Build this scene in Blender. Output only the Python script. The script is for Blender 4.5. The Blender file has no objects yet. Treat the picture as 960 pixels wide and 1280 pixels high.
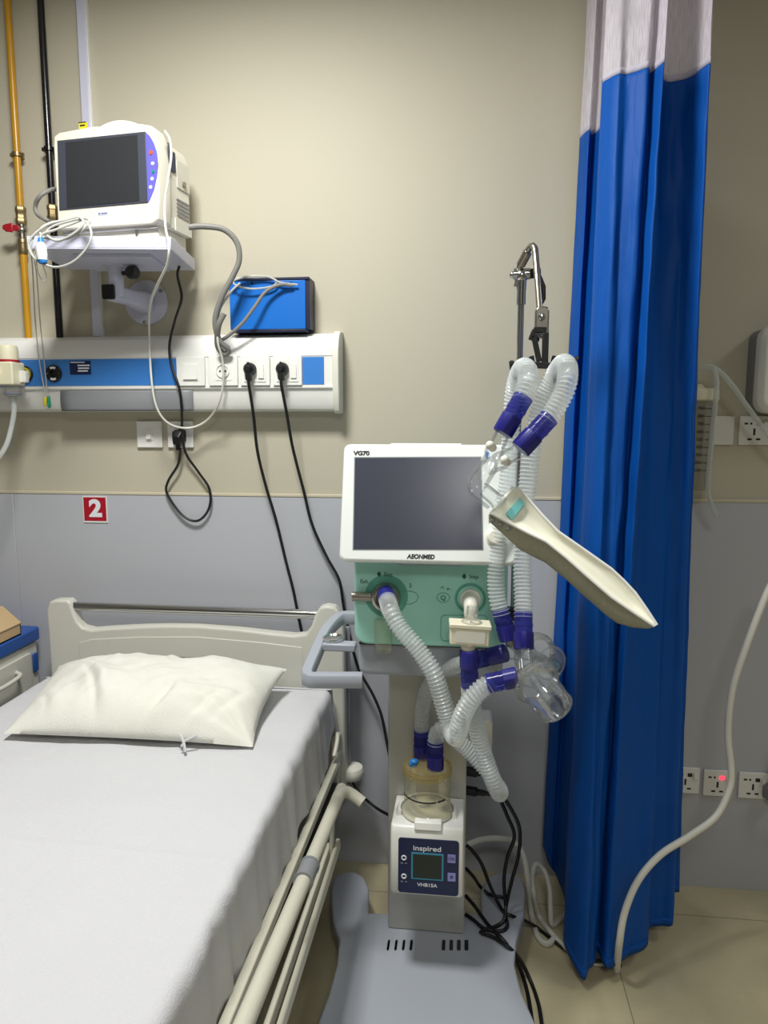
import bpy, bmesh, math, random
from mathutils import Vector, Matrix, noise
random.seed(4)
C = bpy.context.scene.collection
PI = math.pi
# ------------------------------------------------------------------ camera model (used to survey real positions)
FPX, PITCH, YAW, EYE = 890.0, math.radians(7.4), math.radians(6.6), 1.5
CF = Vector((-math.sin(YAW)*math.cos(PITCH), math.cos(YAW)*math.cos(PITCH), -math.sin(PITCH)))
CR = Vector((math.cos(YAW), math.sin(YAW), 0)); CU = CR.cross(CF); CO = Vector((0, 0, EYE))
W = 2.24          # distance to the back wall
CEIL = 2.85
def ray(px, py): return CF + CR*((px-480)/FPX) - CU*((py-640)/FPX)
def PY(px, py, Y): d = ray(px, py); return CO + d*(Y/d.y)
def PZ(px, py, Z): d = ray(px, py); return CO + d*((Z-EYE)/d.z)
def PX(px, py, X): d = ray(px, py); return CO + d*(X/d.x)
def PT(*pts): return [PY(*p) for p in pts]
V = Vector
# ------------------------------------------------------------------ materials
def lin(r, g, b):
    f = lambda c: (c/255/12.92) if c/255 <= .04045 else ((c/255+.055)/1.055)**2.4
    return (f(r), f(g), f(b), 1)
def newmat(name):
    m = bpy.data.materials.new(name); m.use_nodes = True
    nt = m.node_tree; nt.nodes.clear()
    out = nt.nodes.new('ShaderNodeOutputMaterial')
    return m, nt, out
def pmat(name, col, rough=.5, metal=0, var=.05, scale=6, bump=0, bscale=60, coat=0, emis=None, estr=0, spec=.5, col2=None, stretch=None):
    m, nt, out = newmat(name); n = nt.nodes; l = nt.links
    b = n.new('ShaderNodeBsdfPrincipled'); l.new(b.outputs[0], out.inputs[0])
    b.inputs['Roughness'].default_value = rough; b.inputs['Metallic'].default_value = metal
    b.inputs['Coat Weight'].default_value = coat; b.inputs['Specular IOR Level'].default_value = spec
    tc = n.new('ShaderNodeTexCoord'); mp = n.new('ShaderNodeMapping'); l.new(tc.outputs['Object'], mp.inputs[0])
    if stretch: mp.inputs['Scale'].default_value = stretch
    tx = n.new('ShaderNodeTexNoise'); tx.inputs['Scale'].default_value = scale; tx.inputs['Detail'].default_value = 4
    l.new(mp.outputs[0], tx.inputs[0])
    mix = n.new('ShaderNodeMix'); mix.data_type = 'RGBA'
    a = lin(*col); c2 = lin(*col2) if col2 else tuple(x*(1-var*2) for x in a[:3])+(1,)
    mix.inputs[6].default_value = a; mix.inputs[7].default_value = c2
    l.new(tx.outputs[0], mix.inputs[0]); l.new(mix.outputs[2], b.inputs['Base Color'])
    if bump:
        t2 = n.new('ShaderNodeTexNoise'); t2.inputs['Scale'].default_value = bscale; t2.inputs['Detail'].default_value = 5
        l.new(mp.outputs[0], t2.inputs[0])
        bp = n.new('ShaderNodeBump'); bp.inputs['Strength'].default_value = bump; bp.inputs['Distance'].default_value = .01
        l.new(t2.outputs[0], bp.inputs['Height']); l.new(bp.outputs[0], b.inputs['Normal'])
    if emis:
        b.inputs['Emission Color'].default_value = lin(*emis); b.inputs['Emission Strength'].default_value = estr
    return m
def clearmat(name, tint=(235, 240, 240), milk=.12, gloss=.6, rough=.05, milkcol=(225, 232, 235), back=.4):
    """thin clear or frosted plastic: transparent + fresnel gloss + some milky diffuse"""
    m, nt, out = newmat(name); n = nt.nodes; l = nt.links
    tr = n.new('ShaderNodeBsdfTransparent'); tr.inputs[0].default_value = lin(*tint)
    gl = n.new('ShaderNodeBsdfGlossy'); gl.inputs['Roughness'].default_value = rough
    df = n.new('ShaderNodeBsdfDiffuse'); df.inputs[0].default_value = lin(*milkcol)
    tl = n.new('ShaderNodeBsdfTranslucent'); tl.inputs[0].default_value = lin(*milkcol)
    tx = n.new('ShaderNodeTexNoise'); tx.inputs['Scale'].default_value = 30
    dm = n.new('ShaderNodeMixShader'); dm.inputs[0].default_value = back
    l.new(df.outputs[0], dm.inputs[1]); l.new(tl.outputs[0], dm.inputs[2])
    m1 = n.new('ShaderNodeMixShader'); l.new(tr.outputs[0], m1.inputs[1]); l.new(dm.outputs[0], m1.inputs[2])
    mr = n.new('ShaderNodeMapRange'); mr.inputs[3].default_value = milk*.8; mr.inputs[4].default_value = milk*1.2
    l.new(tx.outputs[0], mr.inputs[0]); l.new(mr.outputs[0], m1.inputs[0])
    lw = n.new('ShaderNodeLayerWeight'); lw.inputs[0].default_value = .35
    mu = n.new('ShaderNodeMath'); mu.operation = 'MULTIPLY'; mu.inputs[1].default_value = gloss
    l.new(lw.outputs['Fresnel'], mu.inputs[0])
    m2 = n.new('ShaderNodeMixShader'); l.new(mu.outputs[0], m2.inputs[0]); l.new(m1.outputs[0], m2.inputs[1]); l.new(gl.outputs[0], m2.inputs[2])
    l.new(m2.outputs[0], out.inputs[0])
    return m
M = {}
M['wall'] = pmat('painted_wall', (190, 184, 164), .6, var=.02, scale=2, bump=.05, bscale=120)
M['dado'] = pmat('grey_laminate', (186, 188, 194), .28, var=.03, scale=1.5)
M['trim'] = pmat('cream_strip', (205, 196, 172), .5)
M['farwall'] = pmat('neutral_painted_wall', (150, 150, 147), .7)
M['ceil'] = pmat('white_ceiling', (212, 211, 206), .8)
M['white'] = pmat('white_plastic', (236, 236, 230), .32, var=.015)
M['offwhite'] = pmat('off_white_plastic', (226, 224, 210), .4, var=.02)
M['cream'] = pmat('cream_plastic', (228, 222, 192), .4, var=.03)
M['filter'] = pmat('cream_filter', (232, 226, 200), .4, var=.03)
M['panelwhite'] = pmat('painted_aluminium', (232, 231, 226), .3, var=.015)
M['strip'] = pmat('blue_laminate', (62, 128, 205), .35, var=.02)
M['boxblue'] = pmat('blue_enamel', (20, 108, 200), .35, var=.03)
M['navy'] = pmat('dark_navy', (26, 30, 60), .4)
M['black'] = pmat('black_plastic', (18, 18, 20), .4)
M['rubber'] = pmat('black_rubber', (14, 14, 16), .45)
M['screen'] = pmat('dark_screen_glass', (52, 53, 56), .2, var=.04, scale=2)
M['screen2'] = pmat('dark_blue_screen_glass', (62, 65, 78), .25, var=.04, scale=2)
M['bezel'] = pmat('slate_bezel', (66, 70, 80), .45)
M['keys'] = pmat('violet_keypad', (104, 100, 205), .4)
M['monitor'] = pmat('aged_white_plastic', (232, 228, 212), .38, var=.02)
M['lilac'] = pmat('pale_lilac_enamel', (205, 206, 224), .32, var=.02)
M['chrome'] = pmat('chrome', (205, 205, 205), .16, 1, var=.04)
M['steel'] = pmat('brushed_steel', (170, 165, 155), .3, 1, var=.08)
M['brass'] = pmat('dull_brass_fitting', (150, 132, 95), .4, .8, var=.1)
M['yellow'] = pmat('yellow_pipe_paint', (205, 150, 30), .3, var=.15, scale=10)
M['blackpipe'] = pmat('black_pipe_paint', (22, 20, 24), .22, var=.1)
M['red'] = pmat('red_plastic', (165, 28, 40), .4)
M['signred'] = pmat('red_sign', (172, 22, 42), .35)
M['graycable'] = pmat('grey_cable', (186, 186, 180), .45)
M['whitecable'] = pmat('white_cable', (222, 220, 208), .4)
M['hosegrey'] = pmat('grey_hose', (128, 126, 120), .55)
M['teal'] = pmat('mint_teal_plastic', (160, 218, 202), .38, var=.02)
M['tealdark'] = pmat('deep_teal_recess', (92, 166, 148), .45)
M['ventwhite'] = pmat('cool_white_plastic', (232, 236, 232), .35, var=.01)
M['base'] = pmat('blue_grey_enamel', (172, 177, 186), .3, var=.02)
M['handle'] = pmat('grey_handle', (160, 165, 175), .38, var=.02)
M['column'] = pmat('satin_column', (178, 178, 172), .3, .25, var=.02)
M['cuff'] = pmat('royal_blue_cuff', (30, 30, 118), .35, var=.04)
M['cuffclear'] = clearmat('blue_tinted_end', (150, 155, 220), .4, .3, .15, (70, 72, 165))
M['hose'] = clearmat('frosted_hose', (250, 252, 252), .42, .3, .25, (244, 248, 248))
M['hose2'] = clearmat('milky_hose', (248, 251, 250), .5, .25, .3, (238, 242, 240))
M['clear'] = clearmat('clear_plastic', (253, 254, 254), .05, .55, .05, (240, 244, 246))
M['amber'] = clearmat('amber_clear_plastic', (253, 247, 225), .2, .35, .08, (232, 208, 145))
M['yellowclear'] = clearmat('yellowish_clear_plastic', (253, 253, 246), .15, .45, .06, (238, 236, 216))
M['smoke'] = clearmat('frosted_canister', (248, 247, 242), .3, .3, .12, (205, 203, 194))
M['fabric'] = pmat('white_cotton', (205, 205, 208), .85, var=.02, bump=.25, bscale=350)
M['pillow'] = pmat('white_pillow_cotton', (226, 226, 220), .8, var=.03, scale=4, bump=.2, bscale=300, col2=(226, 224, 210))
M['bedplastic'] = pmat('bed_beige_plastic', (206, 205, 194), .42, var=.02)
M['bedmetal'] = pmat('bed_cream_enamel', (208, 206, 188), .35, var=.04)
M['beddark'] = pmat('bed_dark_frame', (70, 70, 66), .55)
M['bedside'] = pmat('cabinet_beige', (212, 210, 198), .4)
M['cabblue'] = pmat('cabinet_blue', (36, 84, 160), .4)
M['card'] = pmat('cardboard', (198, 170, 128), .85, var=.08)
M['curtain'] = None
M['panelblue'] = pmat('dark_blue_panel', (22, 36, 78), .3)
M['lcd'] = pmat('dark_green_display', (34, 46, 44), .25)
M['lcdframe'] = pmat('cyan_frame', (66, 150, 180), .4)
M['btn'] = pmat('pale_violet_button', (150, 150, 215), .4)
M['ink'] = pmat('dark_ink', (25, 28, 30), .5)
M['inkteal'] = pmat('dark_teal_ink', (30, 84, 74), .5)
M['inkwhite'] = pmat('white_ink', (232, 234, 240), .5)
M['inkgrey'] = pmat('grey_ink', (120, 130, 150), .5)
M['yellowtag'] = pmat('yellow_sticker', (215, 200, 40), .5)
M['green'] = pmat('green_plastic', (20, 140, 110), .4)
M['bluecap'] = pmat('bright_blue_cap', (40, 130, 205), .4)
M['cyan'] = pmat('teal_label', (92, 178, 176), .4)
M['lung'] = pmat('cream_silicone', (244, 243, 222), .4, var=.02, scale=8)
M['lungside'] = clearmat('grey_translucent_side', (240, 240, 232), .75, .3, .2, (226, 224, 208), back=.75)
M['glowred'] = pmat('lit_red_neon', (255, 60, 80), .4, emis=(255, 50, 70), estr=2.5)
M['grey'] = pmat('mid_grey_plastic', (140, 142, 146), .45)
M['orange'] = pmat('orange_button', (190, 90, 50), .4)
# floor: big beige tiles with thin grout
def floormat():
    m, nt, out = newmat('beige_vitrified_tile'); n = nt.nodes; l = nt.links
    b = n.new('ShaderNodeBsdfPrincipled'); l.new(b.outputs[0], out.inputs[0])
    tc = n.new('ShaderNodeTexCoord')
    mp = n.new('ShaderNodeMapping'); mp.inputs['Location'].default_value = (-.438, -.32, 0); l.new(tc.outputs['Object'], mp.inputs[0])
    br = n.new('ShaderNodeTexBrick'); br.offset = 0; br.inputs['Scale'].default_value = 1
    br.inputs['Brick Width'].default_value = .6; br.inputs['Row Height'].default_value = .6
    br.inputs['Mortar Size'].default_value = .0016; br.inputs['Mortar Smooth'].default_value = .2
    br.inputs['Color1'].default_value = lin(198, 188, 154); br.inputs['Color2'].default_value = lin(195, 185, 151); br.inputs['Mortar'].default_value = lin(140, 133, 114)
    l.new(mp.outputs[0], br.inputs[0])
    nz = n.new('ShaderNodeTexNoise'); nz.inputs['Scale'].default_value = 5; nz.inputs['Detail'].default_value = 6; nz.inputs['Distortion'].default_value = .5
    l.new(tc.outputs['Object'], nz.inputs[0])
    mr = n.new('ShaderNodeMapRange'); mr.inputs[1].default_value = .35; mr.inputs[2].default_value = .7; mr.inputs[3].default_value = .82; mr.inputs[4].default_value = 1.06
    l.new(nz.outputs[0], mr.inputs[0])
    mx = n.new('ShaderNodeMix'); mx.data_type = 'RGBA'; mx.blend_type = 'MULTIPLY'; mx.inputs[0].default_value = 1
    l.new(br.outputs[0], mx.inputs[6]); l.new(mr.outputs[0], mx.inputs[7]); l.new(mx.outputs[2], b.inputs['Base Color'])
    b.inputs['Roughness'].default_value = .22
    return m
M['floor'] = floormat()
def curtainmat():
    m, nt, out = newmat('blue_nylon'); n = nt.nodes; l = nt.links
    b = n.new('ShaderNodeBsdfPrincipled')
    b.inputs['Base Color'].default_value = lin(4, 84, 174); b.inputs['Roughness'].default_value = .55; b.inputs['Specular IOR Level'].default_value = .25
    b.inputs['Sheen Weight'].default_value = 0
    tc = n.new('ShaderNodeTexCoord'); mp = n.new('ShaderNodeMapping'); mp.inputs['Scale'].default_value = (1, 1, .35); l.new(tc.outputs['Object'], mp.inputs[0])
    nz = n.new('ShaderNodeTexNoise'); nz.inputs['Scale'].default_value = 14; nz.inputs['Detail'].default_value = 4; nz.inputs['Distortion'].default_value = .6
    l.new(mp.outputs[0], nz.inputs[0])
    bp = n.new('ShaderNodeBump'); bp.inputs['Strength'].default_value = .25; bp.inputs['Distance'].default_value = .02
    l.new(nz.outputs[0], bp.inputs['Height']); l.new(bp.outputs[0], b.inputs['Normal'])
    tl = n.new('ShaderNodeBsdfTranslucent'); tl.inputs[0].default_value = lin(20, 80, 200)
    mx = n.new('ShaderNodeMixShader'); mx.inputs[0].default_value = .12
    l.new(b.outputs[0], mx.inputs[1]); l.new(tl.outputs[0], mx.inputs[2]); l.new(mx.outputs[0], out.inputs[0])
    return m
M['curtain'] = curtainmat()
def netmat():
    m, nt, out = newmat('white_net'); n = nt.nodes; l = nt.links
    b = n.new('ShaderNodeBsdfPrincipled'); b.inputs['Base Color'].default_value = lin(228, 222, 232); b.inputs['Roughness'].default_value = .8
    tl = n.new('ShaderNodeBsdfTranslucent'); tl.inputs[0].default_value = lin(225, 220, 230)
    tr = n.new('ShaderNodeBsdfTransparent')
    m0 = n.new('ShaderNodeMixShader'); m0.inputs[0].default_value = .3; l.new(b.outputs[0], m0.inputs[1]); l.new(tl.outputs[0], m0.inputs[2])
    uv = n.new('ShaderNodeUVMap'); mp = n.new('ShaderNodeMapping'); mp.inputs['Scale'].default_value = (300, 12, 1); l.new(uv.outputs[0], mp.inputs[0])
    br = n.new('ShaderNodeTexNoise'); br.inputs['Scale'].default_value = 1; br.inputs['Detail'].default_value = 2
    l.new(mp.outputs[0], br.inputs[0])
    mr = n.new('ShaderNodeMapRange'); mr.inputs[1].default_value = .38; mr.inputs[2].default_value = .6; mr.inputs[3].default_value = .72; mr.inputs[4].default_value = 1; l.new(br.outputs[0], mr.inputs[0])
    m1 = n.new('ShaderNodeMixShader'); l.new(mr.outputs[0], m1.inputs[0]); l.new(tr.outputs[0], m1.inputs[1]); l.new(m0.outputs[0], m1.inputs[2])
    l.new(m1.outputs[0], out.inputs[0])
    return m
M['net'] = netmat()
# ------------------------------------------------------------------ mesh helpers
def spline(pts, n=14):
    """Catmull-Rom through the points"""
    pts = [V(p) for p in pts]
    if len(pts) < 3: return pts
    P = [pts[0]*2-pts[1]] + pts + [pts[-1]*2-pts[-2]]
    out = []
    for i in range(1, len(P)-2):
        p0, p1, p2, p3 = P[i-1:i+3]
        for k in range(n):
            t = k/n
            out.append(.5*((2*p1)+(p2-p0)*t+(2*p0-5*p1+4*p2-p3)*t*t+(3*p1-p0-3*p2+p3)*t**3))
    out.append(pts[-1]); return out
def resample(pts, step):
    L = [0]
    for a, b in zip(pts, pts[1:]): L.append(L[-1]+(b-a).length)
    n = max(2, int(L[-1]/step)); out = []; j = 0
    for i in range(n+1):
        s = L[-1]*i/n
        while j < len(L)-2 and L[j+1] < s: j += 1
        d = L[j+1]-L[j]
        out.append(pts[j].lerp(pts[j+1], (s-L[j])/d if d > 1e-9 else 0))
    return out
class Fr:
    """a local frame: o origin, r right, u up, n outward"""
    def __init__(s, o, r, u):
        s.o = V(o); s.r = V(r).normalized(); s.n = s.r.cross(V(u)).normalized(); s.u = s.n.cross(s.r).normalized()
    def w(s, a, b, c=0): return s.o + s.r*a + s.u*b + s.n*c
    def hit(s, px, py, c=0):
        d = ray(px, py); q = s.o + s.n*c
        t = (q-CO).dot(s.n)/d.dot(s.n); p = CO+d*t-s.o
        return p.dot(s.r), p.dot(s.u)
    def mat(s, a=0, b=0, c=0):
        p = s.w(a, b, c); r, u, n = s.r, s.u, s.n
        return Matrix(((r.x, u.x, n.x, p.x), (r.y, u.y, n.y, p.y), (r.z, u.z, n.z, p.z), (0, 0, 0, 1)))
def wallframe(px, py, Y, yaw=0, tilt=0):
    r = V((math.cos(yaw), math.sin(yaw), 0)); back = V((-math.sin(yaw), math.cos(yaw), 0))
    return Fr(PY(px, py, Y), r, V((0, 0, 1))*math.cos(tilt)+back*math.sin(tilt))
def rrect(a0, a1, b0, b1, r, k=5):
    if r <= 0: return [(a0, b0), (a1, b0), (a1, b1), (a0, b1)]
    out = []
    for cx, cy, s in ((a1-r, b0+r, -90), (a1-r, b1-r, 0), (a0+r, b1-r, 90), (a0+r, b0+r, 180)):
        for i in range(k+1):
            t = math.radians(s+90*i/k); out.append((cx+r*math.cos(t), cy+r*math.sin(t)))
    return out
class MB:
    def __init__(s): s.b = bmesh.new()
    def face(s, vs):
        try: return s.b.faces.new(vs)
        except ValueError: return None
    def loft(s, rings, caps=True, closed=True):
        R = [[s.b.verts.new(p) for p in ring] for ring in rings]; n = len(R[0])
        for A, B in zip(R, R[1:]):
            for i in range(n if closed else n-1): s.face((A[i], A[(i+1) % n], B[(i+1) % n], B[i]))
        if caps: s.face(R[0][::-1]); s.face(R[-1])
        return s
    def prism(s, pts, vec): vec = V(vec); return s.loft([[V(p) for p in pts], [V(p)+vec for p in pts]])
    def slab(s, fr, a0, a1, b0, b1, c0, c1, r=0): return s.loft([[fr.w(a, b, c) for a, b in rrect(min(a0,a1), max(a0,a1), min(b0,b1), max(b0,b1), r)] for c in (c0, c1)])
    def box(s, x0, x1, y0, y1, z0, z1, r=0): return s.slab(Fr((0, 0, 0), (1, 0, 0), (0, 1, 0)), x0, x1, y0, y1, z0, z1, r)
    def axis(s, d):
        d = V(d).normalized(); a = V((0, 0, 1)) if abs(d.z) < .9 else V((1, 0, 0))
        x = a.cross(d).normalized(); return d, x, d.cross(x)
    def lathe(s, o, d, prof, n=28, caps=True):
        d, x, y = s.axis(d); o = V(o)
        return s.loft([[o+d*h+(x*math.cos(2*PI*i/n)+y*math.sin(2*PI*i/n))*max(r, 1e-5) for i in range(n)] for r, h in prof], caps)
    def cyl(s, p0, p1, r0, r1=None, n=20): p0 = V(p0); p1 = V(p1); return s.lathe(p0, p1-p0, [(r0, 0), (r0 if r1 is None else r1, (p1-p0).length)], n)
    def sphere(s, o, r, n=16, sq=(1, 1, 1)):
        m = bmesh.ops.create_uvsphere(s.b, u_segments=n, v_segments=n//2, radius=r)
        for v in m['verts']: v.co = V(o)+V((v.co.x*sq[0], v.co.y*sq[1], v.co.z*sq[2]))
        return s
    def torus(s, o, d, R, r, n=28, k=8):
        d, x, y = s.axis(d); o = V(o); rings = []
        for i in range(n+1):
            t = 2*PI*i/n; e = x*math.cos(t)+y*math.sin(t)
            rings.append([o+e*(R+r*math.cos(2*PI*j/k))+d*(r*math.sin(2*PI*j/k)) for j in range(k)])
        s.loft(rings, False); bmesh.ops.remove_doubles(s.b, verts=s.b.verts[:], dist=1e-6); return s
    def tube(s, pts, r, n=10, step=.008, smooth=True, rf=None, caps=True, sq=None):
        P = resample(spline(pts) if smooth else [V(p) for p in pts], step) if smooth else [V(p) for p in pts]
        nrm = None; rings = []; L = 0
        for i, p in enumerate(P):
            t = (P[min(i+1, len(P)-1)]-P[max(i-1, 0)]).normalized()
            if nrm is None:
                a = V((0, 0, 1)) if abs(t.z) < .9 else V((1, 0, 0)); nrm = a.cross(t).normalized()
            else:
                nrm = (nrm-t*nrm.dot(t)).normalized()
            bi = t.cross(nrm)
            if i: L += (p-P[i-1]).length
            q = rf(L, i) if rf else r
            if sq: rings.append([p+nrm*a+bi*b for a, b in sq])
            else: rings.append([p+(nrm*math.cos(2*PI*k/n)+bi*math.sin(2*PI*k/n))*q for k in range(n)])
        return s.loft(rings, caps)
    def grid(s, fn, nu, nv, uv=False):
        G = [[s.b.verts.new(fn(i/nu, j/nv)) for j in range(nv+1)] for i in range(nu+1)]
        lay = s.b.loops.layers.uv.new('UVMap') if uv else None
        for i in range(nu):
            for j in range(nv):
                f = s.b.faces.new((G[i][j], G[i+1][j], G[i+1][j+1], G[i][j+1]))
                if uv:
                    for lp, (a, b) in zip(f.loops, ((i, j), (i+1, j), (i+1, j+1), (i, j+1))): lp[lay].uv = (a/nu, b/nv)
        return s
    def obj(s, name, mat, parent=None, bevel=0, seg=2, ang=35, solid=0, sub=0, label=None):
        bmesh.ops.recalc_face_normals(s.b, faces=s.b.faces[:])
        me = bpy.data.meshes.new(name); s.b.to_mesh(me); s.b.free()
        return link(name, me, mat, parent, bevel, seg, ang, solid, sub, label)
def wloc(o):
    p = V(o.location)
    while o.parent: o = o.parent; p += o.location
    return p
def link(name, me, mat, parent=None, bevel=0, seg=2, ang=35, solid=0, sub=0, label=None):
    o = bpy.data.objects.new(name, me); C.objects.link(o)
    co = [v.co for v in me.vertices]
    lo = V([min(c[i] for c in co) for i in range(3)]); hi = V([max(c[i] for c in co) for i in range(3)])
    cen = V(((lo.x+hi.x)/2, (lo.y+hi.y)/2, lo.z))
    me.transform(Matrix.Translation(-cen))
    if parent: o.parent = parent; o.location = cen-wloc(parent)
    else: o.location = cen
    me.materials.append(M[mat] if isinstance(mat, str) else mat)
    for p in me.polygons: p.use_smooth = True
    me.set_sharp_from_angle(angle=math.radians(ang))
    if solid:
        m = o.modifiers.new('Thickness', 'SOLIDIFY'); m.thickness = solid; m.offset = 0
    if bevel:
        m = o.modifiers.new('Bevel', 'BEVEL'); m.width = bevel; m.segments = seg; m.limit_method = 'ANGLE'; m.angle_limit = math.radians(40); m.harden_normals = False
    if sub:
        m = o.modifiers.new('Smooth', 'SUBSURF'); m.levels = sub; m.render_levels = sub
    if label: o['label'] = label
    return o
def tag(o, label, cat, group=None):
    o['label'] = label; o['category'] = cat
    if group: o['group'] = group
    return o
def thing(name, label, cat, loc, group=None):
    o = bpy.data.objects.new(name, None); C.objects.link(o); o.location = V(loc); o.empty_display_size = .05
    return tag(o, label, cat, group)
def struct(o): o['kind'] = 'structure'; return o
def text(name, body, fr, a, b, size, mat, parent, c=.0006, align='CENTER', bold=0, sx=1, shear=0):
    cu = bpy.data.curves.new(name, 'FONT'); cu.body = body; cu.size = size; cu.align_x = align; cu.align_y = 'CENTER'
    cu.extrude = .0003; cu.offset = bold; cu.shear = shear
    t = bpy.data.objects.new(name, cu); C.objects.link(t)
    bpy.context.view_layer.update()
    me = bpy.data.meshes.new_from_object(t.evaluated_get(bpy.context.evaluated_depsgraph_get()))
    bpy.data.objects.remove(t); bpy.data.curves.remove(cu)
    me.transform(fr.mat(a, b, c) @ Matrix.Diagonal((sx, 1, 1, 1)))
    me.materials.clear()
    return link(name, me, mat, parent, ang=30)
def textpx(name, body, fr, px, py, hpx, mat, parent, **k):
    a, b = fr.hit(px, py); _, b2 = fr.hit(px, py-hpx)
    return text(name, body, fr, a, b, abs(b2-b)*1.38, mat, parent, **k)
# ------------------------------------------------------------------ the room
def slabobj(name, x0, x1, y0, y1, z0, z1, mat): return struct(MB().box(x0, x1, y0, y1, z0, z1).obj(name, mat))
slabobj('floor', -2.7, 2.7, -2.4, W+.1, -.1, 0, 'floor')
slabobj('wall_back', -2.7, 2.7, W, W+.1, 0, CEIL, 'wall')
slabobj('wall_left', -2.8, -2.7, -2.4, W+.1, 0, CEIL, 'farwall')
slabobj('wall_right', 2.7, 2.8, -2.4, W+.1, 0, CEIL, 'farwall')
slabobj('wall_front', -2.7, 2.7, -2.5, -2.4, 0, CEIL, 'farwall')
slabobj('ceiling', -2.8, 2.8, -2.5, W+.1, CEIL, CEIL+.1, 'ceil')
DZ = 1.252
seams = [-2.7, -1.522, 2.7]
mb = MB()
for a, b in zip(seams, seams[1:]): mb.box(a+.0008, b-.0008, W-.006, W, 0, DZ)
struct(mb.obj('trim_1', 'dado', bevel=.0006, seg=1))
struct(MB().box(-2.7, 2.7, W-.008, W, DZ, DZ+.010).obj('trim_2', 'trim', bevel=.002))
WF = Fr((0, W, 0), (1, 0, 0), (0, 0, 1))
# ------------------------------------------------------------------ gas pipes, trunking
def pipe(px, Y, mat, name, label, joints, clampy):
    x = PY(px, 420, Y).x
    t = thing(name, label, 'pipe', (x, Y, 1.76))
    MB().cyl((x, Y, 1.756), (x, Y, 2.846), .0105, n=16).obj('pipe', mat, t)
    for y0, y1, r, m in joints:
        z0 = PY(px, y1, Y).z; z1 = PY(px, y0, Y).z
        h = z1-z0
        MB().lathe((x, Y, z0), (0, 0, 1), [(r*.85, 0), (r, .004), (r, h*.3), (r*.9, h*.34), (r*.9, h*.66), (r, h*.7), (r, h-.004), (r*.85, h)], 6 if r > .016 else 16).obj('coupling', m, t, label='dull brass coupling')
    for cy in clampy:
        z = PY(px, cy, Y).z
        mb = MB().cyl((x, Y, z-.006), (x, Y, z+.006), .0155, n=16)
        mb.box(x-.022, x+.022, Y-.004, Y+.004, z-.005, z+.005); mb.cyl((x, Y+.005, z), (x, W, z), .005); mb.cyl((x-.018, Y+.003, z), (x-.018, W, z-.012), .004)
        mb.obj('clamp', mat if mat == 'blackpipe' else 'brass', t)
    return t, x
gp, gx = pipe(35.6, W-.032, 'yellow', 'gas_pipe', 'yellow painted medical gas pipe running down wall with red valve', [(258, 281, .0165, 'brass'), (298, 318, .0145, 'brass')], [193])
z = PY(30, 288, W-.032).z
mb = MB().cyl((gx, W-.032, z-.028), (gx, W-.032, z+.03), .0115, n=16); mb.sphere((gx, W-.032, z), .016); mb.cyl((gx, W-.032, z), (gx, W-.062, z), .008)
mb.obj('valve_body', 'steel', gp)
MB().slab(Fr((gx, W-.06, z), (1, 0, -.06), (0, 0, 1)), -.044, .012, -.009, .009, 0, .006, .008).loft([[V((gx-.02+a, W-.066, z+b)) for a, b in ((-.014, -.012), (.014, -.016), (.014, .016), (-.014, .012))], [V((gx-.02+a, W-.07, z+b)) for a, b in ((-.012, -.010), (.012, -.013), (.012, .013), (-.012, .010))]]).obj('valve_handle', 'red', gp, bevel=.002)
bp_, bx = pipe(74.6, W-.032, 'blackpipe', 'gas_pipe', 'black painted medical gas pipe running down wall behind monitor', [(256, 276, .0165, 'brass')], [186])
x0 = PY(117.6, 420, W-.012).x
t = thing('cable_trunking', 'white square cable trunking running down wall behind the monitor', 'trunking', (x0+.016, W-.012, 1.76))
MB().box(x0, x0+.031, W-.018, W, 1.764, 2.846).obj('channel', 'panelwhite', t, bevel=.002)
MB().box(x0+.001, x0+.030, W-.024, W-.018, 1.764, 2.846).obj('lid', 'lilac', t, bevel=.003)
MB().tube([(x0-.004, W-.006, 2.846), (x0-.004, W-.006, 2.3), (x0-.004, W-.006, 2.19)], .0032, smooth=False).obj('wire', 'black', t, label='thin black wire clipped along its left edge')
# ------------------------------------------------------------------ bed head service panel
XL, XR = -2.0, PY(421, 470, W-.04).x
D = lambda d, z: (d, z)
prof = [(0, 1.525), (.045, 1.525), (.062, 1.532), (.071, 1.548), (.074, 1.575), (.077, 1.590), (.084, 1.596), (.084, 1.602), (.080, 1.604), (.080, 1.690), (.082, 1.692), (.081, 1.705), (.075, 1.728), (.062, 1.748), (.042, 1.760), (.02, 1.764), (0, 1.764)]
hp = thing('bed_head_panel', 'long white wall service panel with blue strip, sockets and gas outlets above the bed', 'service panel', (-1.2, W, 1.525))
MB().loft([[V((x, W-d, z)) for d, z in prof] for x in (XL, XR)]).obj('body', 'panelwhite', hp, ang=25)
cap = [(0, 1.519)]+[(d+.005, z+(-.005 if z < 1.56 else .005 if z > 1.70 else 0)) for d, z in prof[1:-1]]+[(0, 1.769)]
cap = [(0, 1.519), (.05, 1.519), (.068, 1.527), (.078, 1.546), (.083, 1.58), (.0865, 1.61), (.0865, 1.68), (.085, 1.708), (.078, 1.735), (.064, 1.756), (.044, 1.767), (0, 1.770)]
mb = MB().loft([[V((x, W-d, z)) for d, z in cap] for x in (XR-.006, XR+.014)])
mb.obj('end_cap', 'offwhite', hp, bevel=.003, ang=30)
PF = Fr((0, W-.0805, 0), (1, 0, 0), (0, 0, 1))       # face of the blue strip
sx1 = PF.hit(221, 465)[0]
MB().slab(PF, XL+.002, sx1, 1.606, 1.688, 0, .0012).obj('blue_strip', 'strip', hp, label='long blue strip at left')
a0, a1 = PF.hit(378.5, 464)[0], PF.hit(405, 464)[0]
MB().slab(PF, a0, a1, 1.606, 1.688, 0, .0012).obj('blue_strip', 'strip', hp, label='short blue strip at right end')
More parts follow.
